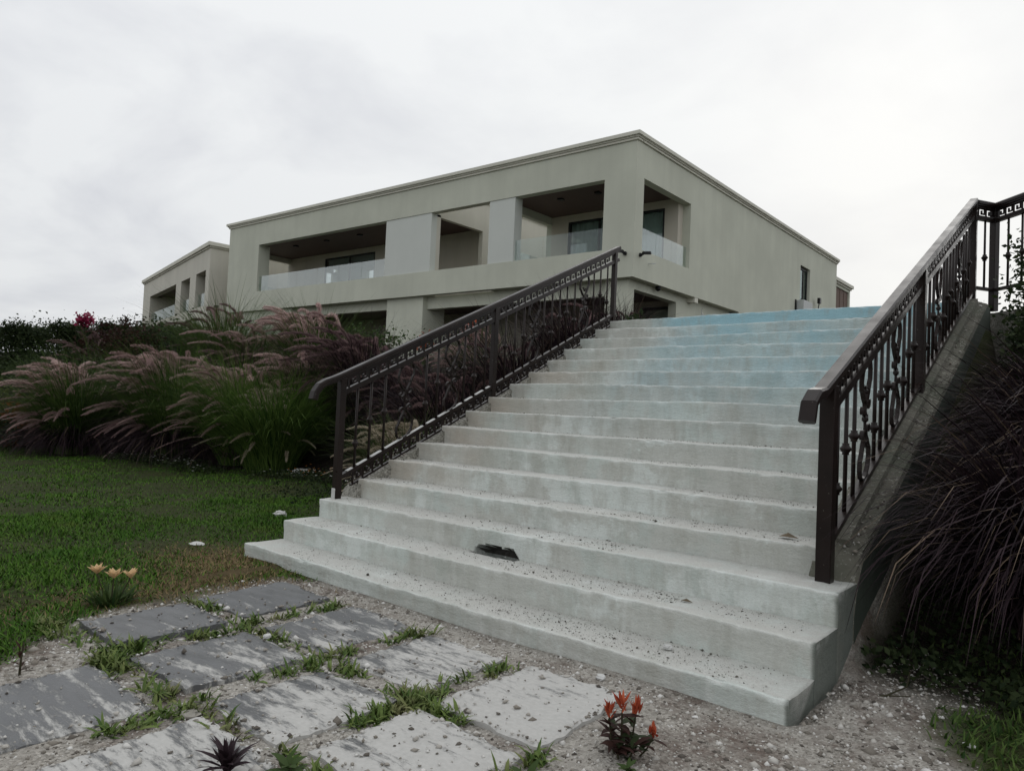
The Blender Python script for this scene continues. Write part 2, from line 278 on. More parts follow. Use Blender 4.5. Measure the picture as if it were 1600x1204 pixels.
class MB:
    """collects verts and faces; map turns local (a,b,c) into scene coordinates"""
    def __init__(s, f=None): s.v = []; s.f = []; s.mi = []; s.map = f; s.cur = 0
    def add(s, vs, fs):
        k = len(s.v); s.v += [tuple(s.map(*p)) if s.map else tuple(p) for p in vs]
        s.f += [tuple(i+k for i in q) for q in fs]; s.mi += [s.cur]*len(fs); return s
    def box(s, x0, x1, y0, y1, z0, z1):
        vs = [(x0, y0, z0), (x1, y0, z0), (x1, y1, z0), (x0, y1, z0), (x0, y0, z1), (x1, y0, z1), (x1, y1, z1), (x0, y1, z1)]
        return s.add(vs, [(0, 3, 2, 1), (4, 5, 6, 7), (0, 1, 5, 4), (1, 2, 6, 5), (2, 3, 7, 6), (3, 0, 4, 7)])
    def sweep(s, path, prof, side=None, cap=True):
        """prof: list of (a,b): a along side vector, b along the normal; path list of points"""
        P = [Vector(p) for p in path]; n = len(prof); vs = []
        for i, p in enumerate(P):
            t = (P[min(i+1, len(P)-1)]-P[max(i-1, 0)]).normalized()
            sd = Vector(side) if side else (t.cross(Vector((0, 0, 1))) if abs(t.z) < 0.95 else t.cross(Vector((1, 0, 0))))
            sd = (sd - t*sd.dot(t)).normalized(); nn = sd.cross(t)
            vs += [tuple(p+sd*a+nn*b) for a, b in prof]
        fs = [(i*n+j, i*n+(j+1) % n, (i+1)*n+(j+1) % n, (i+1)*n+j) for i in range(len(P)-1) for j in range(n)]
        if cap: fs += [tuple(range(n))[::-1], tuple((len(P)-1)*n+j for j in range(n))]
        return s.add(vs, fs)
    def tube(s, path, r, k=6, r1=None, cap=True):
        P = [Vector(p) for p in path]; vs = []
        for i, p in enumerate(P):
            t = (P[min(i+1, len(P)-1)]-P[max(i-1, 0)]).normalized()
            a = t.cross(Vector((0, 0, 1))) if abs(t.z) < 0.95 else t.cross(Vector((1, 0, 0))); a.normalize(); b = t.cross(a)
            rr = r if r1 is None else r+(r1-r)*i/(len(P)-1)
            vs += [tuple(p+a*math.cos(2*math.pi*j/k)*rr+b*math.sin(2*math.pi*j/k)*rr) for j in range(k)]
        fs = [(i*k+j, i*k+(j+1) % k, (i+1)*k+(j+1) % k, (i+1)*k+j) for i in range(len(P)-1) for j in range(k)]
        if cap: fs += [tuple(range(k))[::-1], tuple((len(P)-1)*k+j for j in range(k))]
        return s.add(vs, fs)
    def lathe(s, prof, k=8, c=(0, 0)):
        n = len(prof); vs = [(c[0]+r*math.cos(2*math.pi*j/k), c[1]+r*math.sin(2*math.pi*j/k), z) for r, z in prof for j in range(k)]
        fs = [(i*k+j, i*k+(j+1) % k, (i+1)*k+(j+1) % k, (i+1)*k+j) for i in range(n-1) for j in range(k)]
        return s.add(vs, fs+[tuple(range(k))[::-1], tuple((n-1)*k+j for j in range(k))])
    def mesh(s, name, smooth=False):
        me = bpy.data.meshes.new(name); me.from_pydata(s.v, [], s.f)
        if any(s.mi): me.polygons.foreach_set('material_index', s.mi)
        if smooth: me.polygons.foreach_set('use_smooth', [True]*len(s.f))
        me.validate(); me.update(); return me
    def obj(s, name, mat, parent=None, bevel=0, smooth=False):
        o = link(name, s.mesh(name, smooth), mat, parent)
        if bevel:
            b = o.modifiers.new('bevel', 'BEVEL'); b.width = bevel; b.segments = 2; b.limit_method = 'ANGLE'
        return o
def npmesh(name, V, F, mi=None):
    V = np.asarray(V, np.float32).reshape(-1, 3); F = np.asarray(F, np.int32); k = F.shape[1]
    me = bpy.data.meshes.new(name); me.vertices.add(len(V)); me.vertices.foreach_set('co', V.ravel())
    me.loops.add(F.size); me.loops.foreach_set('vertex_index', F.ravel())
    me.polygons.add(len(F)); me.polygons.foreach_set('loop_start', np.arange(0, F.size, k, dtype=np.int32))
    if mi is not None: me.polygons.foreach_set('material_index', np.asarray(mi, np.int32))
    me.update(calc_edges=True); return me

# ---------------------------------------------------------------- stair numbers
RUN, RISE, H1, WID, NST = 0.351, 0.1665, 0.109, 4.407, 16
def nose(i): return RUN*(i-1), H1+RISE*(i-1)
def sstep(a, b, t):
    t = np.clip((np.asarray(t, float)-a)/(b-a), 0, 1); return t*t*(3-2*t)

# ---------------------------------------------------------------- terrain
EX = [-400, -20, -13, -9, -6, -4, -1, 0.0]; EY = [-60, -0.7, 1.7, 3.0, 4.0, 4.2, 3.6, 3.2]
def bumpy(x, y):
    return 0.02*np.sin(1.7*x+0.6)*np.cos(1.3*y)+0.012*np.sin(4.1*x+2.2*y)+0.008*np.sin(7.3*y-3.1*x)
def gz(x, y):
    x = np.asarray(x, float); y = np.asarray(y, float)
    ye = np.interp(x, EX, EY)
    zl = 2.5*sstep(0, 1, (y-ye)/5.4*0.92+0.04)-2.5*float(sstep(0, 1, 0.04)); zl = np.maximum(zl, 0)
    zr = np.clip(0.40*(y-1.5), 0, 2.5)
    zs = np.where(y < 0.03, 0.0, np.clip(0.474*y-0.35, -0.05, 2.5))
    z = np.where(x < -0.12, zl, np.where(x > 4.42, zr, np.minimum(zs, 2.45)))
    flat = (x > 0.5) & (x < 4.6) & (y < 0.1)
    return z+bumpy(x, y)*np.where(flat, 0.25, 1.0)
def gzf(x, y): return float(gz(x, y))
xs = np.concatenate([[-900, -400, -200, -100, -60, -40, -30, -25], np.arange(-22, -6, 0.25), np.arange(-6, 7.01, 0.1), [7.5, 8, 9, 11, 14, 20, 40, 90, 200, 500, 900]])
ys = np.concatenate([[-500, -200, -80, -30, -12, -7, -5, -4], np.arange(-3.2, 10, 0.1), np.arange(10, 20, 0.5), [24, 30, 40, 60, 100, 200, 400, 900]])
X, Y = np.meshgrid(xs, ys); Z = gz(X, Y)
nx, ny = len(xs), len(ys); idx = np.arange(nx*ny).reshape(ny, nx)
F = np.stack([idx[:-1, :-1], idx[:-1, 1:], idx[1:, 1:], idx[1:, :-1]], -1).reshape(-1, 4)
me = npmesh('ground', np.stack([X, Y, Z], -1), F)
wob = 0.25*np.sin(2.3*X+1.1*Y)+0.18*np.sin(5.1*Y-2.7*X)+0.1*np.sin(11*X+7*Y)
def gravel_mask(X, Y):
    wob = 0.16*np.sin(2.3*X+1.1*Y)+0.12*np.sin(5.1*Y-2.7*X)+0.06*np.sin(11*X+7*Y)
    g = sstep(0.72, 1.02, X+wob-0.10+0.85*np.minimum(0, Y+1.3)-0.10*(Y+1))*sstep(5.02, 4.70, X+wob+0.25*np.clip(Y-0.4, 0, 3)+0.25*np.clip(0.3-Y, -1, 0))*sstep(1.9, 1.4, Y+wob)
    return g*np.where((Y < -2.6), 1.0, 1.0)
g = gravel_mask(X, Y)
ye = np.interp(X, EX, EY)
bed = np.maximum(sstep(-0.35, 0.25, Y-ye+wob*0.6)*(X < 0.0), sstep(0.55, 1.1, Y+wob*0.5)*(X > 4.42))
dry = np.exp(-(((X+0.05)/0.55)**2+((Y+0.2)/0.42)**2))*0.9+0.8*np.exp(-(((X-0.55)/0.35)**2+((Y+0.8)/0.8)**2))
dry = np.clip(dry, 0, 1)*(1-bed)
at = me.color_attributes.new('zone', 'FLOAT_COLOR', 'POINT')
at.data.foreach_set('color', np.stack([0*g, g*(1-bed), bed, np.ones_like(g)], -1).astype(np.float32).ravel())
at = me.attributes.new('dry', 'FLOAT', 'POINT'); at.data.foreach_set('value', dry.astype(np.float32).ravel())
me.polygons.foreach_set('use_smooth', np.ones(len(F), bool))
o = link('ground', me, 'ground'); o['kind'] = 'structure'

# ---------------------------------------------------------------- main house (u: leftwards along the front, v: into the depth)
CX, CY, TA = -7.82, 19.15, R(1.8)
def huv(u, v, z): return (CX-u*math.cos(TA), CY-u*math.sin(TA)+v, z)
house = thing('house', 'large beige two storey flat roofed house above the staircase', 'house', (0, 0, 0))
def hb(name, mat, boxes, parent=house, bevel=0.0, f=huv):
    m = MB(f)
    for b in boxes: m.box(*b)
    return m.obj(name, mat, parent, bevel)
ZS, ZP, ZO, ZF, ZT = 6.3, 7.37, 10.02, 11.28, 11.56
D4 = 4.0
# upper floor walls: fascia, parapet band and piers, butted
walls = [(0, 27, 0, 0.35, ZO, ZF), (0, 0.35, 0.35, 24.55, ZO, ZF), (0, 27, 0, 0.30, ZS, ZP), (0, 0.30, 0.30, 24.55, ZS, ZP),
         (0, 1.32, 0, 0.35, ZP, ZO), (0, 0.35, 0.35, 0.58, ZP, ZO), (23.9, 27, 0, 0.7, ZP, ZO),
         (0, 0.35, 4.4, 17.86, ZP, ZO), (0, 0.35, 19.5, 24.55, ZP, ZO)]
hb('wall', 'stucco', walls)
hb('wall', 'stucco', [(6.62, 6.9, 4.0, 24.5, ZS, ZF), (6.62, 6.9, 0.35, 4.0, 9.88, ZF), (0.35, 6.62, 24.2, 24.5, ZS, ZF)])
hb('wall', 'villa', [(10.3, 10.55, 0.36, 0.6, ZP, ZO), (10.3, 10.55, 3.45, 15.7, ZS, ZF), (10.3, 10.55, 19.0, 24.5, ZS, ZF), (10.3, 10.55, 16.0, 19.0, 9.8, ZF), (10.3, 10.55, 0.36, 3.45, 9.92, ZF),
                      (10.3, 10.55, 0.31, 3.45, ZS, ZP+0.02), (10.55, 27, 24.2, 24.5, ZS, ZF), (26.75, 27, 4.0, 24.2, ZS, ZF), (26.75, 27, 0.7, 4.0, 9.95, ZF), (26.75, 27, 0.7, 4.0, ZS, ZP)])
hb('facade_panel', 'panel', [(10.3, 13.3, 0.03, 0.36, ZP+0.002, ZO-0.002)])
hb('facade_panel', 'panel', [(5.55, 6.9, 0.03, 0.50, ZP+0.002, ZO-0.002)])
# loggia back walls with openings for the sliding doors, side walls
hb('loggia_wall', 'inner', [(0.345, 0.95, D4, 4.46, ZP+0.01, 10.3), (5.71, 6.62, D4, D4+0.2, ZS, 10.3), (0.95, 5.71, D4, D4+0.2, 9.9, 10.3), (0.35, 6.62, D4+0.2, D4+5, 7.1, 7.2)])
hb('loggia_wall', 'inner', [(10.55, 18.75, D4, D4+0.2, ZS, 10.3), (23.28, 26.75, D4, D4+0.2, ZS, 10.3), (18.75, 23.28, D4, D4+0.2, 9.92, 10.3)])
hb('floor_slab', 'stucco', [(0.3, 6.9, 0.3, D4, ZS, 7.20), (10.55, 26.75, 0.3, D4, ZS, 7.2), (0.3, 6.62, D4+0.2, 24.2, ZS, 6.6), (10.55, 26.75, D4+0.2, 24.2, ZS, 6.6)])
hb('loggia_ceiling', 'ceiling', [(0.36, 6.61, 0.36, D4-0.005, 10.22, 10.29)])
hb('loggia_ceiling', 'ceiling', [(10.56, 26.74, 0.36, D4-0.005, 10.22, 10.29)])
hb('roof', 'stucco', [(0.35, 6.62, 0.35, 24.2, 10.3, 10.55), (10.55, 26.75, 0.35, 24.2, 10.3, 10.55)])
# cornice profile: two stepped mouldings running round the parapets
def cornice(u0, u1, v0, v1, side):
    m = MB(huv)
    if side == 'front':
        m.box(u0-0.06, u1+0.06, -0.06, 0.30, ZF, ZF+0.08); m.box(u0-0.10, u1+0.10, -0.10, 0.32, ZF+0.085, ZF+0.13); m.box(u0-0.17, u1+0.17, -0.17, 0.35, ZF+0.15, ZT)
        m.box(u0-0.13, u1+0.13, -0.13, 0.33, ZF+0.13, ZF+0.15)
    else:
        m.box(u0-0.06, u1, v0, v1, ZF, ZF+0.08); m.box(u0-0.10, u1, v0, v1, ZF+0.085, ZF+0.13); m.box(u0-0.17, u1, v0, v1, ZF+0.15, ZT); m.box(u0-0.13, u1, v0, v1, ZF+0.13, ZF+0.15)
    return m.obj('cornice', 'cornice', house)
cornice(0, 27, 0, 0, 'front'); cornice(0, 0.3, 0.351, 24.6, 'side'); cornice(10.3, 10.6, 0.351, 24.6, 'side')
def curtain_window(u0, u1, v, z0, z1, face='v', parent=house, f=huv, mull=(), cur=True, blind=False):
    """frame, panes and a pleated curtain behind; face v: looks towards -v, face u: towards -u"""
    g = f if face == 'v' else (lambda a, b, c: f(b, a, c))
    fr = MB(g); t = 0.09
    fr.box(u0, u0+t, v+0.02, v+0.12, z0, z1); fr.box(u1-t, u1, v+0.02, v+0.12, z0, z1); fr.box(u0+t, u1-t, v+0.02, v+0.12, z1-t, z1); fr.box(u0+t, u1-t, v+0.02, v+0.12, z0, z0+t)
    for q in mull: fr.box(q-0.04, q+0.04, v+0.03, v+0.11, z0+t, z1-t)
    w_ = fr.obj('window', 'frame', parent)
    xs_ = [u0+t]+list(mull)+[u1-t]
    for a, b in zip(xs_, xs_[1:]): MB(g).box(a+0.005, b-0.005, v+0.06, v+0.07, z0+t, z1-t).obj('pane', 'window_glass', w_)
    if cur:
        c_ = MB(g); n = max(8, int((u1-u0)*14)); pts = [(u0+(u1-u0)*i/n, v+0.28+0.05*math.sin(i*1.9)+0.02*math.sin(i*0.7)) for i in range(n+1)]
        c_.add([(a, b, zq) for a, b in pts for zq in (z0, z1)], [(2*i, 2*i+2, 2*i+3, 2*i+1) for i in range(n)]); c_.obj('curtain', 'panel' if blind else 'curtain', w_, smooth=True)
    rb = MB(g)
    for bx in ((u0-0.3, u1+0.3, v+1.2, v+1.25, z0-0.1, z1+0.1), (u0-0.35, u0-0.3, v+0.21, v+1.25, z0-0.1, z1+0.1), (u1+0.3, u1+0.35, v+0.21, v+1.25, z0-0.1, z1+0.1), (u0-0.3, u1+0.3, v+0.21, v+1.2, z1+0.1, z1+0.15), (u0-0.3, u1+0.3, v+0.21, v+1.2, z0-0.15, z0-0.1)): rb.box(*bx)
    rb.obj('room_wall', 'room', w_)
    return w_
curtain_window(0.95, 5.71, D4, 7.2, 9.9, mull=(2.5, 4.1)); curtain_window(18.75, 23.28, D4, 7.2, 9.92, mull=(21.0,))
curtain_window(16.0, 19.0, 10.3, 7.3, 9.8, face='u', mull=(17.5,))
hb('window_reveal', 'frame', [(10.26, 10.30, 5.7, 6.25, 7.3, 9.8)])
# narrow window in the long side wall
curtain_window(17.9, 19.46, 0.12, 7.4, 9.97, face='u', mull=(18.85,), blind=True)
# glass guards, in panels
def guards(spans, z0, z1, f=huv):
    for b in spans: hb('guard_pane', 'guard_glass', [b[:4]+(z0, z1)], f=f)
guards([(1.35+i*1.4, 1.35+i*1.4+1.385, 0.14, 0.152) for i in range(3)]+[(13.32+i*1.765, 13.32+i*1.765+1.75, 0.14, 0.152) for i in range(6)], 7.30, 8.25)
guards([(0.14, 0.152, 0.6+i*1.265, 0.6+i*1.265+1.25) for i in range(3)]+[(6.76, 6.772, 0.55+i*1.73, 0.55+i*1.73+1.71) for i in range(2)]+[(26.86, 26.872, 0.75+i*1.62, 0.75+i*1.62+1.6) for i in range(2)], 7.30, 8.25)
# ground floor, set back under the overhang
ZG = 2.4
hb('wall', 'stucco', [(0.35, 1.3, 0.30, 0.75, ZG, ZS-0.002), (0.35, 0.7, 4.1, 9.6, ZG, ZS-0.002), (0.35, 0.7, 0.75, 4.1, 5.98, ZS-0.002), (0.003, 0.35, 9.6, 24.5, ZG, ZS-0.003), (0.35, 0.7, 9.3, 9.6, ZG, ZS-0.01),
                       (10.8, 13.2, 0.22, 1.6, ZG, ZS-0.002), (20.8, 26.9, 0.22, 0.9, ZG, ZS-0.002), (1.3, 10.8, 0.5, 0.8, 5.75, ZS-0.002), (13.2, 20.8, 0.5, 0.8, 5.85, ZS-0.002)])
hb('loggia_wall', 'inner', [(0.7, 2.2, D4+0.6, D4+0.8, ZG, 6.28), (5.6, 11, D4+0.6, D4+0.8, ZG, 6.28), (2.2, 5.6, D4+0.6, D4+0.8, 5.55, 6.28), (11, 26.9, D4+0.6, D4+0.8, ZG, 6.28), (26.6, 26.9, 0.9, D4+0.6, ZG, 6.28)])
hb('loggia_ceiling', 'ceiling', [(0.71, 26.6, 0.81, D4+0.59, 6.16, 6.22)])
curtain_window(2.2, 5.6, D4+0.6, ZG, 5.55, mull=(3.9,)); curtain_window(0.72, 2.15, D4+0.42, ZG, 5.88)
hb('beam', 'cornice', [(0.01, 0.36, 5.05, 5.35, 6.10, 6.296)])
for u in (2.6, 4.4): hb('ceiling_lamp', 'black', [(u, u+0.22, 1.6, 1.82, 10.16, 10.22)])
for u in (14.5, 17.2, 20.0, 22.8): hb('ceiling_lamp', 'black', [(u, u+0.22, 1.6, 1.82, 10.16, 10.22)])
# fittings on the house, things of their own
def cctv(u, v, yaw, label):
    p = Vector(huv(u, v, 7.16)); t = thing('security_camera', label, 'camera', p, 'security cameras on the house corner'); t.rotation_euler = (0, 0, yaw)
    m = MB(); m.lathe([(0.075, -0.02), (0.08, 0.0), (0.06, 0.06)], 10); b = m.obj('mount', 'black', t); b.rotation_euler = (R(90), 0, 0)
    MB().tube([(0, -0.04, 0), (0, -0.14, -0.01), (0.0, -0.2, 0.03)], 0.022, 6).obj('arm', 'black', t)
    m = MB(); m.sweep([(0, -0.12, 0.05), (0, -0.46, 0.0)], [(-0.055, -0.05), (0.055, -0.05), (0.06, 0.03), (0.0, 0.065), (-0.06, 0.03)]); bd = m.obj('body', 'black', t)
    MB().tube([(0, -0.46, 0.0), (0, -0.475, -0.002)], 0.035, 8).obj('lens', 'frame', bd)
cctv(0.33, -0.03, R(-10), 'black security camera on the house front, close to its corner'); cctv(-0.03, 0.45, R(78), 'black bullet camera sticking out of the side wall of the house')
p = huv(-0.02, 1.05, 6.95); t = thing('wall_hook', 'small bent rod on the side wall below the bullet camera', 'hook', p)
MB().tube([(0, 0, 0), (0.12, 0.05, 0.0), (0.16, 0.25, 0.03), (0.12, 0.32, 0.06)], 0.015, 6).obj('rod', 'whitemetal', t)
p = huv(-0.02, 17.2, 7.0); t = thing('wall_unit', 'pale grey box unit below the narrow window of the side wall', 'air conditioner', p)
m = MB(lambda a, b, c: (p[0]*0+a, b, c)); m.box(0.04, 0.42, 0.0, 1.5, 0.05, 0.98); m.obj('casing', 'whitemetal', t, 0.03)
MB().box(0.0, 0.05, -0.12, -0.04, 0.0, 1.0).obj('pipe', 'black', t); MB().tube([(0.2, -0.08, 0.12), (0.35, 0.4, 0.02), (0.45, 1.2, 0.03)], 0.03).obj('hose', 'black', t)
p = huv(-0.3, 20.0, 6.6); t = thing('garden_lamp', 'thin dark spot lamp on a leaning stake beyond the top step', 'lamp', p)
MB().tube([(0, -0.35, 0), (0, 0.1, 1.2), (0, 0.28, 1.62)], 0.03).obj('stake', 'black', t); MB().box(-0.08, 0.08, 0.16, 0.42, 1.6, 1.92).obj('lamp_head', 'black', t, 0.02)
p = huv(0.3, 6.2, 5.62); t = thing('wall_lamp', 'small white wall lamp under the side overhang of the house', 'lamp', p)
m = MB(); m.lathe([(0.03, -0.06), (0.06, -0.02), (0.05, 0.12), (0.02, 0.2)], 10, (0.12, 0)); m.obj('shade', 'petal_white', t, smooth=True); MB().tube([(0.06, 0, 0.12), (0.06, 0.02, 0.35), (0.1, 0.02, 0.4)], 0.015).obj('arm', 'whitemetal', t)
p = huv(0.16, 2.2, 6.24); t = thing('soffit_camera', 'dark little dome camera under the side overhang of the house', 'camera', p)
m = MB(); m.lathe([(0.04, -0.12), (0.1, -0.06), (0.11, 0.06)], 10); m.obj('dome', 'black', t, smooth=True)

# rear annex with brown shutters
an = thing('annex', 'low annex with brown slatted shutters behind the right end of the house', 'building', (0, 0, 0))
hb('wall', 'stucco', [(0.3, 3, 24.62, 24.9, ZG, 10.3), (0.3, 3, 28.45, 28.75, ZG, 10.3), (0.3, 0.5, 24.9, 28.45, 10.12, 10.3), (0.5, 3, 24.9, 28.45, 10.2, 10.3)], an)
hb('cornice', 'cornice', [(0.22, 3, 24.62, 28.82, 10.3, 10.42), (0.12, 3, 24.62, 28.95, 10.42, 10.62)], an)
for i in range(8): hb('slat', 'shutter', [(0.36+0.02*(i % 2), 0.40+0.02*(i % 2), 24.92+i*0.44, 24.92+i*0.44+0.425, ZG, 10.1)], an)

# ---------------------------------------------------------------- second villa, far left
VX, VY = -36.98, 18.28; va = math.atan2(0.22, -0.97); vr = math.atan2(1, 0.07)
def vuv(u, v, z): return (VX+u*math.cos(va)+v*math.cos(vr), VY+u*math.sin(va)+v*math.sin(vr), z)
villa = thing('villa', 'smaller beige villa with open loggias left of the large house', 'house', (0, 0, 0))
vb = lambda name, mat, boxes: hb(name, mat, boxes, villa, f=vuv)
vb('wall', 'villa', [(0, 20.4, 0, 0.5, 9.17, 10.45), (0, 20.4, 0, 0.4, 5.4, 6.95), (0, 0.85, 0, 0.7, 6.95, 9.17), (3.2, 4.75, 0, 0.9, 6.95, 9.17), (7.2, 8.7, 0, 0.9, 6.95, 9.17), (17.6, 20.4, 0, 0.9, 6.95, 9.17),
                      (0, 0.4, 0.7, 24, 5.4, 10.45), (0, 0.4, 0.5, 0.7, 9.17, 10.45), (17.6, 20.4, 0.9, 2.6, 5.4, 10.45), (0.4, 14.5, 23.6, 24, 2.4, 10.45), (0, 20.4, 0.3, 0.7, 2.4, 5.4), (0.02, 0.42, 0.7, 24, 2.4, 5.4)])
vb('loggia_wall', 'inner', [(0.4, 14.2, 4.0, 4.2, 5.4, 9.4), (14.2, 14.5, 2.6, 4.2, 5.4, 9.4)])
vb('loggia_ceiling', 'ceiling', [(0.41, 20.0, 0.51, 5.5, 9.3, 9.4)])
vb('roof', 'villa', [(0.4, 20.2, 0.5, 23.6, 9.45, 9.7)])
vb('cornice', 'cornice', [(-0.08, 20.48, -0.08, 0.5, 10.45, 10.55), (-0.18, 20.58, -0.18, 0.52, 10.55, 10.78), (-0.08, 0.4, 0.5, 24, 10.451, 10.551), (-0.18, 0.42, 0.52, 24.1, 10.552, 10.779)])
curtain_window(1.0, 3.0, 4.0, 6.95, 9.1, parent=villa, f=vuv, cur=False); curtain_window(4.9, 7.0, 3.99, 6.95, 9.1, parent=villa, f=vuv, cur=False)
for a, b in ((0.87, 3.18), (4.78, 7.17), (8.72, 13.1), (13.12, 17.58)): vb('guard_pane', 'guard_glass', [(a, b, 0.2, 0.215, 6.95, 7.85)])

# ---------------------------------------------------------------- staircase
stairs = thing('staircase', 'wide pale plastered outdoor staircase with dusty treads and blue stained top', 'staircase', (0, 0, 0))
def wob1(x, s):
    r = np.random.default_rng(s); x = np.asarray(x); o_ = 0*x
    for k, a in ((0.9, 0.0075), (2.3, 0.004), (5.5, 0.0025), (13, 0.0017), (29, 0.0016), (61, 0.0010)):
        o_ = o_+a*np.sin(k*x*(0.8+0.4*r.random())+r.random()*6.28)
    return o_
HX = 2.12    # middle of the broken hole at the foot of the third riser
for i in range(1, NST+1):
    y0, z1 = nose(i); full = i <= 3
    xl, xr = (0.0, WID) if full else (0.10, 4.19)
    xsn = np.linspace(xl, xr, 230)
    if i in (2, 3): xsn = np.unique(np.concatenate([xsn, np.linspace(HX-0.25, HX+0.25, 60)]))
    dep = RUN+0.03 if i < NST else 4.2
    zb = -0.15 if full else nose(i-1)[1]-0.12
    rz0 = nose(i-1)[1] if i > 1 else 0.0
    hh = z1-rz0; rr = 0.007
    if i == 3: ts = [0.0, 0.04, 0.10, 0.17, 0.24, 0.31, 0.40, 0.6, 0.8]
    else: ts = [0.0, 0.25, 0.5, 0.75]
    prof = [(0, zb, 0)]+[(0, rz0+(hh-rr)*t, 1) for t in ts]
    prof += [(0.000, z1-0.022, 1), (0.000, z1-rr, 1), (0.003, z1-0.002, 1), (0.012, z1, 1), (0.024, z1, 1)]
    prof += [(dep*t, z1, 1) for t in ((0.12, 0.3, 0.5, 0.75) if i < NST else (0.02, 0.06, 0.15, 0.5))]
    prof += [(dep-0.035, z1, 1), (dep, z1-0.004, 0), (dep, zb, 0)]
    wy, wz, wt = wob1(xsn, i), wob1(xsn, 50+i), wob1(xsn*1.3, 90+i)
    nr = np.random.default_rng(300+i); chip = np.zeros(len(xsn))
    for _ in range(7):
        q = nr.uniform(xl, xr); chip = np.maximum(chip, nr.uniform(0.3, 1)*np.exp(-((xsn-q)/nr.uniform(0.015, 0.05))**2))
    P_ = len(prof); V = np.zeros((len(xsn), P_, 3)); deep = np.zeros((len(xsn), P_))
    for j, (dy, zq, live) in enumerate(prof):
        V[:, j, 0] = xsn; V[:, j, 1] = y0+dy; V[:, j, 2] = zq
        if live:
            V[:, j, 1] += wy*(0.7 if dy < 0.02 else 0.0)+(0.006 if (dy < 0.02 and zq < z1-0.05) else 0)
            tz = min(1, max(0, (zq-rz0)/hh)); V[:, j, 2] += wz*0.8*tz*(1 if dy < 0.1 else 0.6)+(wt*0.4 if 0.05 < dy < dep*0.9 else 0)
            if zq > z1-0.02 and dy < 0.02: V[:, j, 2] -= chip*0.008; V[:, j, 1] += chip*0.010
        if i == 3 and live and dy == 0 and zq < rz0+0.4*hh:
            t = (zq-rz0)/(0.33*hh); ex = np.abs(xsn-HX)/0.205
            cut = 1-(ex**4+max(0, t)**2)+0.25*np.sin(xsn*70)*np.sin(xsn*31)
            dd = 0.19*sstep(0.0, 0.25, cut); V[:, j, 1] += dd; V[:, j, 2] -= dd*0.25; deep[:, j] = dd
        if i == 2 and dy > dep-0.05 and zq > z1-0.01:
            cut = 1-(np.abs(xsn-HX)/0.20)**3+0.25*np.sin(xsn*83)*np.sin(xsn*37); dd = 0.14*sstep(0.0, 0.3, cut); V[:, j, 2] -= dd; deep[:, j] = dd*1.2
    n_ = len(xsn); ii = np.arange(n_*P_).reshape(n_, P_)
    a_, b_, c_, d_ = ii[:-1], ii[1:], np.roll(ii[1:], -1, 1), np.roll(ii[:-1], -1, 1)
    F = np.stack([a_, b_, c_, d_], -1).reshape(-1, 4).tolist()
    dq = np.minimum(deep[:-1], deep[1:]); dpf = (np.maximum(dq, np.roll(dq, -1, 1)) if i == 2 else dq).reshape(-1) > 0.05
    V[0, -2:, 0] += 0.004; V[-1, -2:, 0] -= 0.004; V[0, 0, 0] += 0.002
    F += [list(ii[0])[::1], list(ii[-1])[::-1]]
    me = bpy.data.meshes.new('step'); me.from_pydata(V.reshape(-1, 3).tolist(), [], F)
    me.polygons.foreach_set('use_smooth', [True]*(len(F)-2)+[False]*2)
    me.polygons.foreach_set('material_index', [int(q) for q in dpf]+[0, 0])
    me.update(); me.set_sharp_from_angle(angle=R(28))
    wr = np.zeros((n_, P_, 4)); wr[..., 3] = 1
    for j, (dy, zq, live) in enumerate(prof):
        if z1-0.008 <= zq and dy < 0.008: wr[:, j, 0] = 1
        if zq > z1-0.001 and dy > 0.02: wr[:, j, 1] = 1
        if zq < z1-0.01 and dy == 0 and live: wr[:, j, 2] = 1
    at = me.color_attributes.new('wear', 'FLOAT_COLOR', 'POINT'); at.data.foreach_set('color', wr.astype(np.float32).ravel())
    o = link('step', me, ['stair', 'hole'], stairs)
    if i == 3: o['label'] = 'third step with a dark broken hole at the foot of its riser'
    if i == NST: o['label'] = 'top step with a blue stained riser'
# curbs (sloping parapets) either side; rail lines measured in the y-z plane
zHL = lambda y: 1.554+0.455*(y-0.784)
zLL = lambda y: 0.649+0.46*(y-0.863)
zHR = lambda y: 1.521+0.4526*(y-0.855)
zLR = lambda y: 0.764+0.4345*(y-1.203)
def curb(xa, xb, ys_, ztop, zedge, name, mat, wallmat, xo):
    n = len(ys_); V = []; r = np.random.default_rng(5); mats = []
    for y in ys_:
        j = lambda: r.uniform(-0.008, 0.008)
        zt, ze = ztop(y), zedge(y); zb = gzf(xo, y)-0.4
        V += [(xa, y, min(zb, 0.474*y-0.3)), (xa+j(), y, zt-0.015+j()), (xa+(xb-xa)*0.25, y, zt+j()), (xa+(xb-xa)*0.5, y, zt+(ze-zt)*0.45+j()), (xa+(xb-xa)*0.75, y, zt+(ze-zt)*0.8+j()), (xb+j(), y, ze-0.012+j()), (xb+0.01, y, ze-0.05), (xb+0.012, y, zb)]
    K = 8; F = []
    for i in range(n-1):
        for k in range(K-1): F.append((i*K+k, i*K+k+1, (i+1)*K+k+1, (i+1)*K+k)); mats.append(1 if k == 6 else 0)
    F += [tuple(range(K))[::-1], tuple((n-1)*K+k for k in range(K))]; mats += [0, 0]
    me = bpy.data.meshes.new(name); me.from_pydata(V, [], F); me.polygons.foreach_set('material_index', mats); me.update()
    return link(name, me, [mat, wallmat], stairs)
yl = np.concatenate([[0.99, 1.02, 1.06], np.arange(1.12, 5.6, 0.07)])
curb(0.135, -0.10, yl, lambda y: zLL(y)-0.162-0.12*max(0, 1.06-y)/0.07, lambda y: zLL(y)-0.22-0.12*max(0, 1.06-y)/0.07, 'curb', 'pebbledash', 'algae', -0.2)
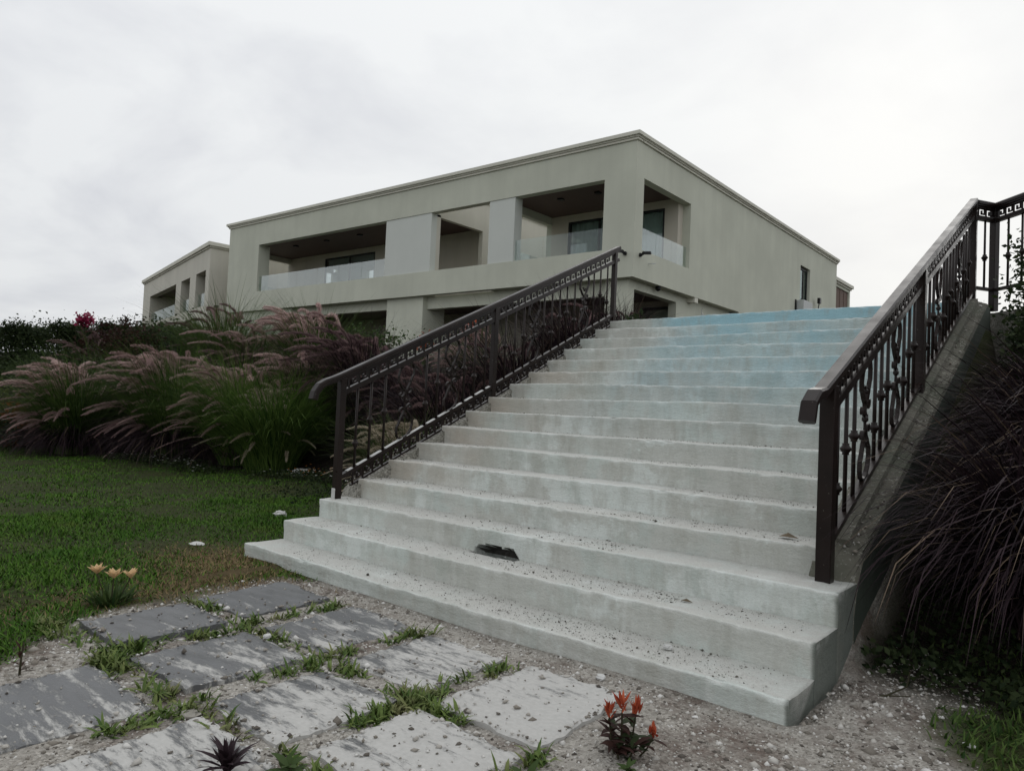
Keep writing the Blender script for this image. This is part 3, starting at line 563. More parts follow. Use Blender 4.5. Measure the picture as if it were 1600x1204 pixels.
yr = np.concatenate([[1.0, 1.03, 1.08], np.arange(1.15, 6.3, 0.07)])
fr_ = lambda y: -0.20*(max(0, 1.15-y)/0.15)**2
curb(4.165, 4.398, yr, lambda y: min(zLR(y), zLR(5.95))-0.085+fr_(y), lambda y: 0.488+0.435*(min(y, 6.0)-0.916)+fr_(y), 'curb', 'curb_cement', 'algae', 4.5)
# crack line strip along the right curb: a raised plaster fillet under the rail
m = MB(); m.sweep([(4.30, 1.15, zLR(1.15)-0.10), (4.30, 5.9, zLR(5.9)-0.10)], [(-0.035, -0.02), (0.035, -0.02), (0.03, 0.018), (-0.03, 0.022)]); m.obj('fillet', 'curb_cement', stairs)

# ---------------------------------------------------------------- railings
PROF_RAIL = [(-0.030, -0.012), (-0.030, 0.0), (-0.041, 0.006), (-0.041, 0.034), (-0.032, 0.046), (0.032, 0.046), (0.041, 0.034), (0.041, 0.006), (0.030, 0.0), (0.030, -0.012)]
def flat(w_, h_): return [(-w_/2, 0), (w_/2, 0), (w_/2, h_), (-w_/2, h_)]
KEY = [(0.0, 0.0), (0.0, 1.0), (0.80, 1.0), (0.80, 0.30), (0.40, 0.30), (0.40, 0.66)]
KEYM = {}
def key_mesh(slope, per, hgt):
    k = (round(slope, 3), per, hgt)
    if k in KEYM: return KEYM[k]
    m = MB(); t = 0.015; pts = [(a*per, b*hgt) for a, b in KEY]
    for q in range(len(pts)-1):
        (a0, b0), (a1, b1) = pts[q], pts[q+1]
        lo, hi, bl, bh = min(a0, a1)-t/2, max(a0, a1)+t/2, min(b0, b1)-t/2, max(b0, b1)+t/2
        e_ = 0.0006*q
        vs = [(xq, a, b+slope*a) for xq in (-0.006-e_, 0.006+e_) for a, b in ((lo, bl), (hi, bl), (hi, bh), (lo, bh))]
        m.add(vs, [(0, 1, 2, 3), (7, 6, 5, 4), (0, 4, 5, 1), (1, 5, 6, 2), (2, 6, 7, 3), (3, 7, 4, 0)])
    me = m.mesh('greek_key'); me.materials.append(MT['iron']); KEYM[k] = me; return me
def baluster_mesh(h_):
    m = MB(); m.lathe([(0.013, 0), (0.012, h_)], 6); me = m.mesh('baluster', True); me.materials.append(MT['iron']); return me
m = MB(); m.lathe([(0.013, -0.035), (0.021, -0.033), (0.019, -0.022), (0.024, -0.016), (0.033, -0.004), (0.033, 0.004), (0.024, 0.016), (0.019, 0.022), (0.021, 0.033), (0.013, 0.035)], 10)
COLLAR = m.mesh('collar', True); COLLAR.materials.append(MT['iron'])
def spiral(c0, r0, r1, a0, a1, n=14):
    return [(c0[0]+(r0+(r1-r0)*i/n)*math.cos(a0+(a1-a0)*i/n), c0[1]+(r0+(r1-r0)*i/n)*math.sin(a0+(a1-a0)*i/n)) for i in range(n+1)]
def scroll_mesh(h_, wd, slope):
    m = MB(); pr = [(-0.013, -0.0065), (0.013, -0.0065), (0.013, 0.0065), (-0.013, 0.0065)]
    for s_ in (-1, 1):
        for fl in (1, -1):
            pts = spiral((wd*0.42, 0.085), 0.012, 0.045, R(430), R(120), 16)
            pts += [(wd*0.40, 0.15), (wd*0.62, 0.20), (wd*0.78, h_*0.30), (wd*0.80, h_*0.38), (wd*0.66, h_*0.45), (wd*0.35, h_*0.488), (0.0, h_*0.497)]
            q = [(0, s_*a, h_*0.5+fl*b+slope*s_*a) for a, b in pts]
            m.sweep(q, pr, side=(1, 0, 0))
    m.tube([(0, 0, h_*0.36), (0, 0, h_*0.64)], 0.009, 6)
    me = m.mesh('scroll'); me.materials.append(MT['iron']); return me
def leaf_piece():
    m = MB(); 
    for s_ in (-1, 1):
        for a, l_ in ((0.5, 0.075), (1.1, 0.06)):
            d = Vector((0, s_*math.cos(a), math.sin(a))); n_ = Vector((1, 0, 0)); sd = d.cross(n_)
            c0 = Vector((0, s_*0.01, 0))
            pts = [c0, c0+d*l_*0.45+sd*0.018+n_*0.008, c0+d*l_, c0+d*l_*0.45-sd*0.018+n_*0.008, c0+d*l_*0.45-n_*0.008]
            m.add([tuple(q) for q in pts], [(0, 1, 2), (0, 2, 3), (0, 4, 1), (0, 3, 4), (1, 4, 2), (3, 2, 4)])
    m.lathe([(0.01, -0.02), (0.02, -0.008), (0.02, 0.008), (0.01, 0.02)], 8)
    me = m.mesh('iron_leaf'); me.materials.append(MT['iron']); return me
LEAFM = leaf_piece()
def railing(name, label, X0, zH, zL, posts, bals, scrolls, lower_keys, end_curl, ytop, pw):
    rl = thing(name, label, 'railing', (X0, posts[0], 0.44))
    b0 = Vector((X0, posts[0], 0.44)); rel = lambda q: (q[0]-b0.x, q[1]-b0.y, q[2]-b0.z)
    sl_ = (zH(3)-zH(1))/2; sll = (zL(3)-zL(1))/2
    y0 = posts[0]
    path = [rel((X0, y, z)) for y, z in end_curl]+[rel((X0, y0-0.02, zH(y0-0.02)-0.046))]+[rel((X0, y, zH(y)-0.046)) for y in np.linspace(y0+0.4, ytop, 6)]
    MB().sweep(path, PROF_RAIL, side=(1, 0, 0)).obj('handrail', 'iron', rl, smooth=False)
    def straight(nm, zf, off, w_, h_, ya, yb):
        return MB().sweep([rel((X0, ya, zf(ya)+off)), rel((X0, yb, zf(yb)+off))], flat(w_, h_), side=(1, 0, 0)).obj(nm, 'iron', rl)
    straight('band_rail', zH, -0.080, 0.034, 0.022, y0, ytop); straight('band_rail', zH, -0.212, 0.046, 0.046, y0, ytop)
    straight('bottom_rail', zL, -0.036, 0.05, 0.034, y0+0.03, posts[-1])
    if lower_keys: straight('bottom_rail', zL, -0.160, 0.03, 0.014, y0+0.15, posts[-1])
    if lower_keys:
        yy_ = sorted([0.9]+[q for q in bals+scrolls if q < 2.85]+[2.86])
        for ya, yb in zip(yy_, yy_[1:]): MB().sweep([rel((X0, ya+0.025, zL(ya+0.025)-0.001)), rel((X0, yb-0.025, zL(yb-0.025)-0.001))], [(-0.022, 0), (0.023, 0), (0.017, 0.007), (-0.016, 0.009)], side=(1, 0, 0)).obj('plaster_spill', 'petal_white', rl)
    for i, y in enumerate(posts):
        zb = 0.40 if i == 0 else zL(y)-0.32
        m = MB(); m.box(-pw/2, pw/2, -pw/2, pw/2, 0, zH(y)-0.05-zb); p_ = m.obj('post', 'iron', rl, 0.004); p_.location = rel((X0, y, zb))
        if i == 0 and lower_keys: m = MB(); m.box(-pw/2-0.004, pw/2-0.012, -pw/2-0.004, pw/2-0.01, 0.03, 0.13); s_ = m.obj('post_foot', 'stone' if lower_keys else 'pebbledash', p_, 0.006)
    hb_ = zH(2)-0.2-zL(2)
    bm_ = baluster_mesh(hb_+0.03)
    for k, y in enumerate(bals):
        b = inst('baluster', bm_, rl, rel((X0, y, zL(y)-0.02)))
        inst('collar', COLLAR, b, (0, 0, (0.40, 0.52, 0.44)[k % 3]*hb_+0.06*((k*7) % 3-1)))
    for y in scrolls:
        s_ = inst('scroll', scroll_mesh(hb_, 0.125, sl_), rl, rel((X0, y, zL(y)-0.002)))
        inst('iron_leaf', LEAFM, s_, (0, 0, hb_*0.5)); inst('iron_leaf', LEAFM, s_, (0, 0, hb_*0.74), sc=0.8); inst('iron_leaf', LEAFM, s_, (0, 0, hb_*0.3), rot=(math.pi, 0, 0), sc=0.8)
    per = 0.114
    ku = key_mesh(sl_, per, 0.082); y = y0+0.075
    while y < ytop-0.14:
        if not any(-0.05 < q-y-0.05 < 0.1 for q in posts[1:]): inst('greek_key', ku, rl, rel((X0, y, zH(y)-0.164)))
        y += per
    if lower_keys:
        kl = key_mesh(sll, per, 0.094); y = y0+0.17
        while y < posts[-1]-0.12:
            inst('greek_key', kl, rl, rel((X0, y, zL(y)-0.138))); y += per
    return rl
XL, XR = 0.08, 4.265
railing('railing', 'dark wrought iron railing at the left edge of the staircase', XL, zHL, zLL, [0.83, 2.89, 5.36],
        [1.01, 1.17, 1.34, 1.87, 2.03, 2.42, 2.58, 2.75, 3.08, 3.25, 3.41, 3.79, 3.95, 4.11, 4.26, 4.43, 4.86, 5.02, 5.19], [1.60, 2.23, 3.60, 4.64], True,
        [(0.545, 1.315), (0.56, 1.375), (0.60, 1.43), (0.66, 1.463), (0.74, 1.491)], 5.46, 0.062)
railing('railing', 'dark wrought iron railing at the right edge of the staircase by the purple grass', XR, zHR, zLR, [0.95, 3.30, 5.95],
        [1.12, 1.29, 1.46, 1.93, 2.09, 2.26, 2.74, 2.91, 3.08, 3.50, 3.66, 3.83, 4.29, 4.44, 4.6, 4.76, 4.92, 5.36, 5.52, 5.7], [1.70, 2.50, 4.06, 5.14], False,
        [(0.60, 1.30), (0.63, 1.39), (0.70, 1.435), (0.80, 1.452)], 6.0, 0.08)
# balustrade on the upper terrace: two level runs meeting at a post
tr = thing('terrace_balustrade', 'short level iron balustrade on the terrace beyond the top of the right railing', 'railing', (4.43, 6.27, 2.55))
def level_run(a, b, zt, first, last):
    d = Vector((b[0]-a[0], b[1]-a[1], 0)); ln = d.length; ang = math.atan2(d.y, d.x)-math.pi/2
    sub = lambda o, s_, z: (setattr(o, 'location', (a[0]-4.43-math.sin(ang)*s_, a[1]-6.27+math.cos(ang)*s_, z-2.55)), setattr(o, 'rotation_euler', (0, 0, ang)))
    m = MB(); m.sweep([(0, 0, 0), (0, ln, 0)], PROF_RAIL, side=(1, 0, 0)); sub(m.obj('handrail', 'iron', tr), 0, zt-0.046)
    for off, w_, h_, nm in ((-0.080, 0.034, 0.022, 'band_rail'), (-0.212, 0.046, 0.046, 'band_rail'), (-0.98, 0.05, 0.03, 'bottom_rail')):
        m = MB(); m.sweep([(0, 0, 0), (0, ln, 0)], flat(w_, h_), side=(1, 0, 0)); sub(m.obj(nm, 'iron', tr), 0, zt+off)
    n = int((ln-0.05)/0.114)
    for i in range(n): sub(inst('greek_key', key_mesh(0.0, 0.114, 0.082), tr), 0.04+i*0.114, zt-0.164)
    bm_ = baluster_mesh(0.79); nb_ = max(1, int(ln/0.19)-0)
    for i in range(nb_):
        s_ = ln*(i+1)/(nb_+1) if nb_ == 1 else 0.2+0.19*i
        if s_ > ln-0.06: break
        b_ = inst('baluster', bm_, tr); sub(b_, s_, zt-0.98); inst('collar', COLLAR, b_, (0, 0, 0.36))
    if last:
        m = MB(); m.box(-0.035, 0.035, -0.035, 0.035, 0, 1.15); sub(m.obj('post', 'iron', tr, 0.004), ln, zt-1.2)
level_run((4.28, 6.02), (4.43, 6.27), 3.83, True, True)
level_run((4.43, 6.27), (5.35, 5.35), 3.83, False, True)
m = MB(); m.add([(x_, y_, z_) for z_ in (1.2, 2.62) for x_, y_ in ((4.0, 6.42), (4.44, 6.32), (5.42, 5.32), (9, 5.4), (9, 30), (4.0, 30))],
                [(5, 4, 3, 2, 1, 0), (6, 7, 8, 9, 10, 11)]+[(k, (k+1) % 6, 6+(k+1) % 6, 6+k) for k in range(6)])
o = m.obj('terrace', 'pebbledash'); o['kind'] = 'structure'

# ---------------------------------------------------------------- slate path
path = thing('path', 'path', 'path'); del path['label']; del path['category']; path['kind'] = 'structure'
rs = np.random.default_rng(12)
PAV = [(0.97, 1.53, -0.88, -0.26, 0.018), (1.79, 2.34, -0.90, -0.25, 0.014), (2.50, 3.06, -0.88, -0.29, 0.010), (3.21, 3.79, -0.95, -0.26, 0.024),
       (1.10, 1.60, -1.61, -1.01, 0.034), (1.80, 2.38, -1.63, -1.01, 0.024), (2.54, 3.08, -1.62, -1.03, 0.014), (3.20, 3.80, -1.56, -1.04, 0.018), (1.80, 2.45, -2.36, -1.80, 0.02), (2.66, 3.20, -2.32, -1.70, 0.012)]
for (x0, x1, y0, y1, zt) in PAV:
    nx_, ny_ = 26, 26; tx, ty = rs.uniform(-0.006, 0.006, 2); gx = np.linspace(0, 1, nx_); gy = np.linspace(0, 1, ny_)
    ph = rs.uniform(0, 6, 8)
    def edge(t, k): return 0.006*math.sin(4*t+ph[k])+0.003*math.sin(17*t+ph[k+1])+0.0035*math.sin(31*t+ph[k])*math.sin(11*t+ph[k+1])+0.002*math.sin(57*t)
    V = []
    for b in gy:
        for a in gx:
            xx_ = x0+(x1-x0)*a+edge(b, 0)*(1-2*a)+edge(b, 2)*(2*a-1)*0.6; yy_ = y0+(y1-y0)*b+edge(a, 4)*(1-2*b)+edge(a, 5)*(2*b-1)*0.5
            cr_ = min(a, 1-a, 1-abs(1-2*b) if False else min(b, 1-b))
            z_ = zt+tx*(a-0.5)*2+ty*(b-0.5)*2+0.003*math.sin(9*a+ph[6])*math.cos(7*b+ph[7])+0.0018*math.sin(34*b+5*a+ph[3])*math.sin(12*a+ph[1])-(0.005+0.004*math.sin(23*(a+2*b)+ph[5]) if cr_ < 0.001 else 0)
            V.append((xx_, yy_, z_))
    F = [(j*nx_+i, j*nx_+i+1, (j+1)*nx_+i+1, (j+1)*nx_+i) for j in range(ny_-1) for i in range(nx_-1)]
    ring = [i for i in range(nx_)]+[j*nx_+nx_-1 for j in range(1, ny_)]+[(ny_-1)*nx_+i for i in range(nx_-2, -1, -1)]+[j*nx_ for j in range(ny_-2, 0, -1)]
    k = len(V); V += [(V[q][0], V[q][1], -0.06) for q in ring]
    F += [(ring[(q+1) % len(ring)], ring[q], k+q, k+(q+1) % len(ring)) for q in range(len(ring))]
    me = bpy.data.meshes.new('flagstone'); me.from_pydata(V, [], F); me.update(); link('flagstone', me, 'slate', path)
def on_paver(x, y, pad=0.0):
    r_ = np.zeros(np.shape(x), bool)
    for p_ in PAV: r_ |= (x > p_[0]-pad) & (x < p_[1]+pad) & (y > p_[2]-pad) & (y < p_[3]+pad)
    return r_

# ---------------------------------------------------------------- scatter helpers
OCT = np.array([(1, 0, 0), (-1, 0, 0), (0, 1, 0), (0, -1, 0), (0, 0, 1), (0, 0, -1)], float)
OCF = np.array([(0, 2, 4), (2, 1, 4), (1, 3, 4), (3, 0, 4), (2, 0, 5), (1, 2, 5), (3, 1, 5), (0, 3, 5)])
def stones(P, size, rg, flatz=0.7):
    n = len(P); V = OCT[None]*(1+rg.uniform(-0.35, 0.35, (n, 6, 1)))*size[:, None, None]
    V = V*np.stack([rg.uniform(0.7, 1.3, n), rg.uniform(0.7, 1.3, n), flatz*rg.uniform(0.6, 1.2, n)], -1)[:, None]
    a = rg.uniform(0, 6.28, n); c_, s_ = np.cos(a)[:, None], np.sin(a)[:, None]
    V = np.stack([V[..., 0]*c_-V[..., 1]*s_, V[..., 0]*s_+V[..., 1]*c_, V[..., 2]], -1)+rg.uniform(-0.2, 0.2, (n, 6, 3))*size[:, None, None]
    V += P[:, None]; F = (OCF[None]+6*np.arange(n)[:, None, None]).reshape(-1, 3); return V.reshape(-1, 3), F
def ribbons(root, az, length, elev, droop, width, rg, seg=5, lean=(0, 0), wshape=None, twist=0.6):
    """curved tapered blades: arrays of roots (n,3), azimuth, length, start elevation and total downward bend"""
    n = len(root); t = np.linspace(0, 1, seg+1); e0 = elev[:, None]-droop[:, None]*t[None]**1.3
    ds = (length/seg)[:, None]; hor = np.cumsum(np.cos(e0)*ds, 1)-np.cos(e0)*ds; ver = np.cumsum(np.sin(e0)*ds, 1)-np.sin(e0)*ds
    ctr = np.stack([root[:, 0:1]+hor*np.cos(az)[:, None]+lean[0]*(length[:, None]*t[None]**2), root[:, 1:2]+hor*np.sin(az)[:, None]+lean[1]*(length[:, None]*t[None]**2), root[:, 2:3]+ver], -1)
    wa = az+np.pi/2+rg.uniform(-twist, twist, n); ws = wshape if wshape is not None else (1-t**1.6)*0.95+0.05
    sd = np.stack([np.cos(wa), np.sin(wa), rg.uniform(-0.3, 0.3, n)], -1)[:, None]*(width[:, None]*ws[None]*0.5)[..., None]
    V = np.stack([ctr-sd, ctr+sd], 2).reshape(n, -1, 3); k = 2*(seg+1); b = np.arange(seg)*2
    f = np.stack([b, b+1, b+3, b+2], -1); F = (f[None]+k*np.arange(n)[:, None, None]).reshape(-1, 4)
    return V.reshape(-1, 3), F
def join(parts):
    V, F, k = [], [], 0
    for v, f in parts: V.append(v); F.append(f+k); k += len(v)
    return np.concatenate(V), np.concatenate(F)
def stuff(name, V, F, mat, label=None, cat=None):
    o = link(name, npmesh(name, V, F), mat); o['kind'] = 'stuff'
    if label: o['label'] = label
    if cat: o['category'] = cat
    return o

# lawn: short blades, denser towards the camera
def lawn_pts(n, box):
    x = rng.uniform(box[0], box[1], n); y = rng.uniform(box[2], box[3], n); return x, y
parts = []; bl_n = 0
for box, n in (((-14.5, -3, -2.6, 5.2), 95000), ((-3.2, 1.9, -2.8, 4.4), 150000), ((4.44, 7.2, -1.8, 2.4), 30000)):
    x, y = lawn_pts(n, box); ye = np.interp(x, EX, EY)
    k = (rng.random(n) > gravel_mask(x, y)*1.15) & ~((x > -0.03) & (x < 4.45) & (y > -0.02)) & ~on_paver(x, y, 0.02)
    k &= (y < ye+0.15*np.sin(3*x)+rng.normal(0, 0.15, n)) | (x > 4)
    patch = np.sin(1.9*x+0.7*y)*np.sin(2.3*y-0.8*x+1)+0.5*np.sin(5.3*x)*np.sin(4.7*y)
    k &= rng.random(n) < 0.72+0.3*patch
    dr = np.exp(-(((x+0.1)/0.7)**2+((y+0.15)/0.5)**2)); k &= rng.random(n) > dr*0.75
    x, y, pt = x[k], y[k], patch[k]; n = len(x)
    root = np.stack([x, y, gz(x, y)-0.005], -1)
    L_ = rng.uniform(0.018, 0.052, n)*(1+0.35*pt)*(1.35 if box[0] > 4 else 1.0)
    parts.append(ribbons(root, rng.uniform(0, 6.28, n), L_, rng.uniform(0.15, 1.4, n), rng.uniform(0, 1.2, n), rng.uniform(0.006, 0.015, n)*(1.3 if box[0] < -5 else 1), rng, 2))
V, F = parts.pop(); stuff('shaded_corner_grass', V, F, 'grass_green', 'grass in the corner below the purple grasses, coloured darker for the shade', 'grass')  # darker grass colour than the lawn stands in for the shade here
V, F = join(parts); stuff('lawn_grass', V, F, 'lawn_grass', 'short dark green lawn grass beside the staircase', 'grass')
# dry, yellowed grass at the lawn's worn edge
n = 3600; x = rng.normal(0.15, 0.45, n); y = rng.normal(-0.3, 0.32, n); x2 = rng.normal(0.62, 0.22, 1600); y2 = rng.normal(-1.0, 0.7, 1600); x = np.concatenate([x, x2]); y = np.concatenate([y, y2])
k = ~((x > -0.03) & (y > -0.02)) & ~on_paver(x, y); x, y = x[k], y[k]; n = len(x)
V, F = ribbons(np.stack([x, y, gz(x, y)], -1), rng.uniform(0, 6.28, n), rng.uniform(0.015, 0.05, n), rng.uniform(0.1, 1.2, n), rng.uniform(0, 0.9, n), rng.uniform(0.004, 0.009, n), rng, 2)
stuff('dry_grass', V, F, 'dry', 'yellowed dry grass at the left foot of the stairs', 'grass')

# gravel and dust
n = 52000; x = rng.uniform(0.3, 5.4, n); y = rng.uniform(-2.7, 1.7, n); k = (rng.random(n) < gravel_mask(x, y)) & ~((x > -0.03) & (x < 4.44) & (y > -0.015)); x, y = x[k], y[k]
keep = (~on_paver(x, y, -0.012-0.03*rng.random(len(x)))) | (rng.random(len(x)) < 0.04+0.09*sstep(1.4, 3.6, x)); x, y = x[keep], y[keep]
zt = gz(x, y); 
for p_ in PAV: zt = np.where((x > p_[0]) & (x < p_[1]) & (y > p_[2]) & (y < p_[3]), p_[4]+0.004, zt)
V, F = stones(np.stack([x, y, zt], -1), np.clip(rng.lognormal(-5.25, 0.55, len(x)), 0.0022, 0.024), rng)
stuff('gravel', V, F, 'pebble', 'pale crushed gravel spread before the stairs and between the slabs', 'gravel')
# crumbs of mortar on the treads
pp = []; 
for i in range(1, 13):
    n = int(2600*(0.82**(i-1)))+150; y0, z1 = nose(i); xx_ = rng.uniform(0.15, WID-0.1 if i < 4 else 4.1, n)
    cl = rng.random(n) < 0.5; xn_ = rng.normal(3.3, 0.7, n); xx_ = np.where(cl & (xn_ > 0.2) & (xn_ < 4.1), xn_, xx_)
    pp.append(np.stack([xx_, y0+rng.uniform(0.03, RUN-0.005, n)**1.0, np.full(n, z1+0.003)], -1))
    n2 = 50; pp.append(np.stack([0.14+np.abs(rng.normal(0, 0.09, n2)), y0+rng.uniform(0.05, RUN, n2), np.full(n2, z1+0.004)], -1))
P_ = np.concatenate(pp); V, F = stones(P_, np.clip(rng.lognormal(-6.15, 0.55, len(P_)), 0.0011, 0.013), rng, 0.6)
stuff('rubble', V, F, 'crumb', 'loose mortar crumbs scattered over the lower treads', 'rubble')
# loose rubble on top of the left curb and along the right one
yq = rng.uniform(1.0, 5.5, 1100); pp = [np.stack([rng.uniform(-0.08, 0.12, 1100), yq, 0.649+0.46*(yq-0.863)-0.165], -1)]
yq = rng.uniform(1.1, 6.0, 420); xq = rng.uniform(4.2, 4.39, 420); tq = (xq-4.2)/0.22
pp.append(np.stack([xq, yq, (zLR(yq)-0.085)*(1-tq)+(0.488+0.435*(yq-0.916))*tq+0.004], -1))
P_ = np.concatenate(pp); V, F = stones(P_, np.clip(rng.lognormal(-4.95, 0.4, len(P_)), 0.003, 0.018), rng, 0.8)
stuff('curb_rubble', V, F, 'pebble', 'loose pebbles and mortar lumps lying on the sloping curbs', 'rubble')

# weeds in the joints
def weed_line(p, q, n, sp):
    t = rng.random(n); return np.stack([p[0]+(q[0]-p[0])*t+rng.normal(0, sp, n), p[1]+(q[1]-p[1])*t+rng.normal(0, sp, n)], -1)
lines = [((1.05, -0.95), (1.75, -0.95), 60, .03), ((1.66, -0.95), (1.68, -0.3), 60, .03), ((1.70, -1.0), (1.72, -1.6), 70, .04), ((1.8, -0.96), (2.4, -0.97), 70, .03), ((2.42, -0.9), (2.44, -0.3), 60, .03), ((2.46, -1.0), (2.47, -1.6), 50, .03),
         ((2.55, -0.96), (3.1, -0.97), 60, .03), ((3.13, -0.95), (3.14, -0.35), 60, .03), ((3.13, -1.0), (3.14, -1.6), 110, .04), ((3.0, -0.96), (3.4, -0.98), 70, .05), ((1.75, -1.72), (2.4, -1.72), 90, .04), ((1.64, -1.5), (1.72, -1.75), 60, .05),
         ((2.5, -1.68), (3.0, -1.68), 30, .04), ((2.55, -1.75), (2.56, -2.2), 30, .03), ((3.83, -1.0), (3.84, -1.3), 20, .03), ((0.85, -1.7), (1.5, -1.72), 60, .06), ((3.2, -1.64), (3.6, -1.66), 30, .03)]
C = np.concatenate([weed_line(*l) for l in lines]); C = C[~on_paver(C[:, 0], C[:, 1], -0.015)]; C = C[np.sin(9*C[:, 0]+1.0)*np.sin(8*C[:, 1]+0.5)+rng.normal(0, 0.35, len(C)) > -0.25]
nb = 7; root = np.repeat(C, nb, 0)+rng.normal(0, 0.012, (len(C)*nb, 2)); n = len(root)
szc = np.repeat(rng.uniform(0.6, 1.35, len(C)), nb)
V, F = ribbons(np.stack([root[:, 0], root[:, 1], gz(root[:, 0], root[:, 1])], -1), rng.uniform(0, 6.28, n), rng.uniform(0.025, 0.085, n)*szc, rng.uniform(0.15, 1.25, n), rng.uniform(0.3, 1.4, n), rng.uniform(0.007, 0.016, n), rng, 3, wshape=np.array([0.6, 1.0, 0.8, 0.05]))
stuff('joint_weeds', V, F, 'weed', 'bright green weeds growing in the joints of the slate path', 'weeds')

# ---------------------------------------------------------------- ornamental grasses
WIND = np.array([-0.77, -0.64])
def plume_mesh(seed, mats, hgt, reach, plen, rad):
    rg = np.random.default_rng(seed); n = 22; t = np.linspace(0, 1, n)
    x = reach*t**2.2; z = hgt*(t*1.15-0.15*t**3); bend = np.clip((t-0.62)/0.38, 0, 1)
    x = x+plen*0.72*bend**1.2; z = z-plen*(0.80+rg.uniform(-0.25, 0.35))*bend**1.8
    yv = rg.uniform(-0.05, 0.05)*t**2; pts = np.stack([x, yv+0*x, z], -1)
    m = MB(); st = int(n*0.62); m.tube([tuple(q) for q in pts[::2]], 0.0035, 3, 0.002); m.cur = 1
    seg = pts[st:]; Lc = np.concatenate([[0], np.cumsum(np.linalg.norm(np.diff(seg, axis=0), axis=1))]); tot = Lc[-1]
    vs, fs = [], []; nb = 420
    for q in range(nb):
        s_ = rg.random()*tot; p = np.array([np.interp(s_, Lc, seg[:, k]) for k in range(3)]); p2 = np.array([np.interp(min(tot, s_+0.02), Lc, seg[:, k]) for k in range(3)])
        tg = p2-p; tg = tg/(np.linalg.norm(tg)+1e-9); u = s_/tot
        rr_ = rad*(0.35+1.0*math.sin(math.pi*min(1, 0.12+u*0.85))**0.8)
        d = rg.normal(0, 1, 3); d -= tg*d.dot(tg); d /= np.linalg.norm(d)+1e-9
        e_ = p+d*rr_*rg.uniform(0.7, 1.15)+tg*rr_*1.3; sd = np.cross(d, tg)*rad*0.17
        k = len(vs); vs += [tuple(p-sd), tuple(p+sd), tuple(e_)]; fs.append((k, k+1, k+2))
    m.add(vs, fs); me = m.mesh('plume')
    for q in mats: me.materials.append(MT[q])
    return me
PLUMES = {}
for kind, mat in (('pink', 'plume_pink'), ('cream', 'plume_cream'), ('dark', 'plume_dark')):
    PLUMES[kind] = [plume_mesh(40+k, ['stem', mat], 1.0, 0.05+0.075*k, 0.20+0.03*(k % 3), 0.021) for k in range(7)]
def clump(label, x, y, hgt, rad, nb, mat, kind, npl, seed, plh=None, lean=0.05, width=0.015, fan=1.5, group='fountain grass clumps on the bank', sc=1.0, under=0, dro=(0.6, 2.1), xmin=None):
    rg = np.random.default_rng(seed); z = gzf(x, y)
    t = thing('fountain_grass', label, 'ornamental grass', (x, y, z), group)
    a = rg.uniform(0, 6.28, nb); r_ = 0.16*rad*np.sqrt(rg.random(nb))*2; root = np.stack([r_*np.cos(a), r_*np.sin(a), np.zeros(nb)-0.03], -1)
    az = a+rg.normal(0, 0.5, nb); nb0 = nb; L_ = hgt*rg.uniform(0.55, 1.3, nb); el = rg.uniform(1.05, 1.56, nb); dr = rg.uniform(*dro, nb)
    V, F = ribbons(root, az, L_, el, dr, rg.uniform(0.6, 1.4, nb)*width, rg, 6, lean=tuple(WIND*lean))
    if xmin is not None:
        ok = (V[:, 0].reshape(nb, -1).min(1)+x) > xmin; V = V.reshape(nb, -1, 3)[ok].reshape(-1, 3); F = F[:6*int(ok.sum())]
    me = npmesh('blades', V, F); b = link('blades', me, mat, t); b['kind'] = 'stuff'
    if under:      # dark purple outer leaves hanging to the ground
        a = rg.uniform(0, 6.28, under); root = np.stack([0.2*rad*np.cos(a), 0.2*rad*np.sin(a), 0*a], -1)
        V, F = ribbons(root, a+rg.normal(0, 0.3, under), hgt*rg.uniform(0.5, 0.85, under), rg.uniform(0.6, 1.1, under), rg.uniform(1.8, 2.7, under), rg.uniform(0.6, 1.4, under)*width, rg, 6)
        b = link('outer_blades', npmesh('outer_blades', V, F), 'grass_purple', t); b['kind'] = 'stuff'
    ph = plh or hgt
    wa = math.atan2(WIND[1], WIND[0])
    for k in range(npl):
        q = rg.normal(0, 0.75*fan); aa = wa+q; s_ = ph*(0.42+0.62*rg.random()**0.8); rr_ = rad*0.30*math.sqrt(rg.random()); b_ = rg.uniform(0, 6.28)
        o_ = inst('plume', PLUMES[kind][rg.integers(7)], t, (rr_*math.cos(b_), rr_*math.sin(b_), 0), 0, (ph*0.85*sc*rg.uniform(0.75, 1.05), ph*0.85*sc, s_))
        o_.rotation_euler = (rg.uniform(-0.12, 0.12), rg.uniform(-0.2, 0.18)+0.95*max(0, 1.0-s_/ph), aa)
    return t
clump('green fountain grass with pink plumes at the far left of the bed, edging the lawn', -11.2, 2.55, 2.1, 1.1, 2500, 'grass_green', 'pink', 120, 1, 2.25, under=1100)
clump('fountain grass with pale brown plumes, second from the left along the lawn edge', -9.0, 3.6, 2.3, 1.1, 2500, 'grass_green', 'pink', 130, 2, 2.45, under=1100)
clump('bright green fountain grass with cream plumes drooping onto the lawn', -6.1, 4.0, 1.95, 1.3, 3200, 'grass_bright', 'cream', 60, 3, 1.75, fan=1.9)
clump('green fountain grass with pink plumes just left of the cream plumed one', -7.25, 4.0, 2.05, 1.0, 2500, 'grass_bright', 'pink', 115, 4, 2.2, under=300)
clump('tall green fountain grass with few dark upright plumes in front of the house corner', -10.7, 5.5, 2.3, 1.2, 2000, 'grass_green', 'dark', 36, 5, 2.3, lean=0.06)
clump('tall fountain grass with dense pink plumes reaching over the house parapet line', -7.9, 6.1, 2.2, 1.2, 1800, 'grass_green', 'pink', 120, 6, 2.45, fan=0.9, under=600)
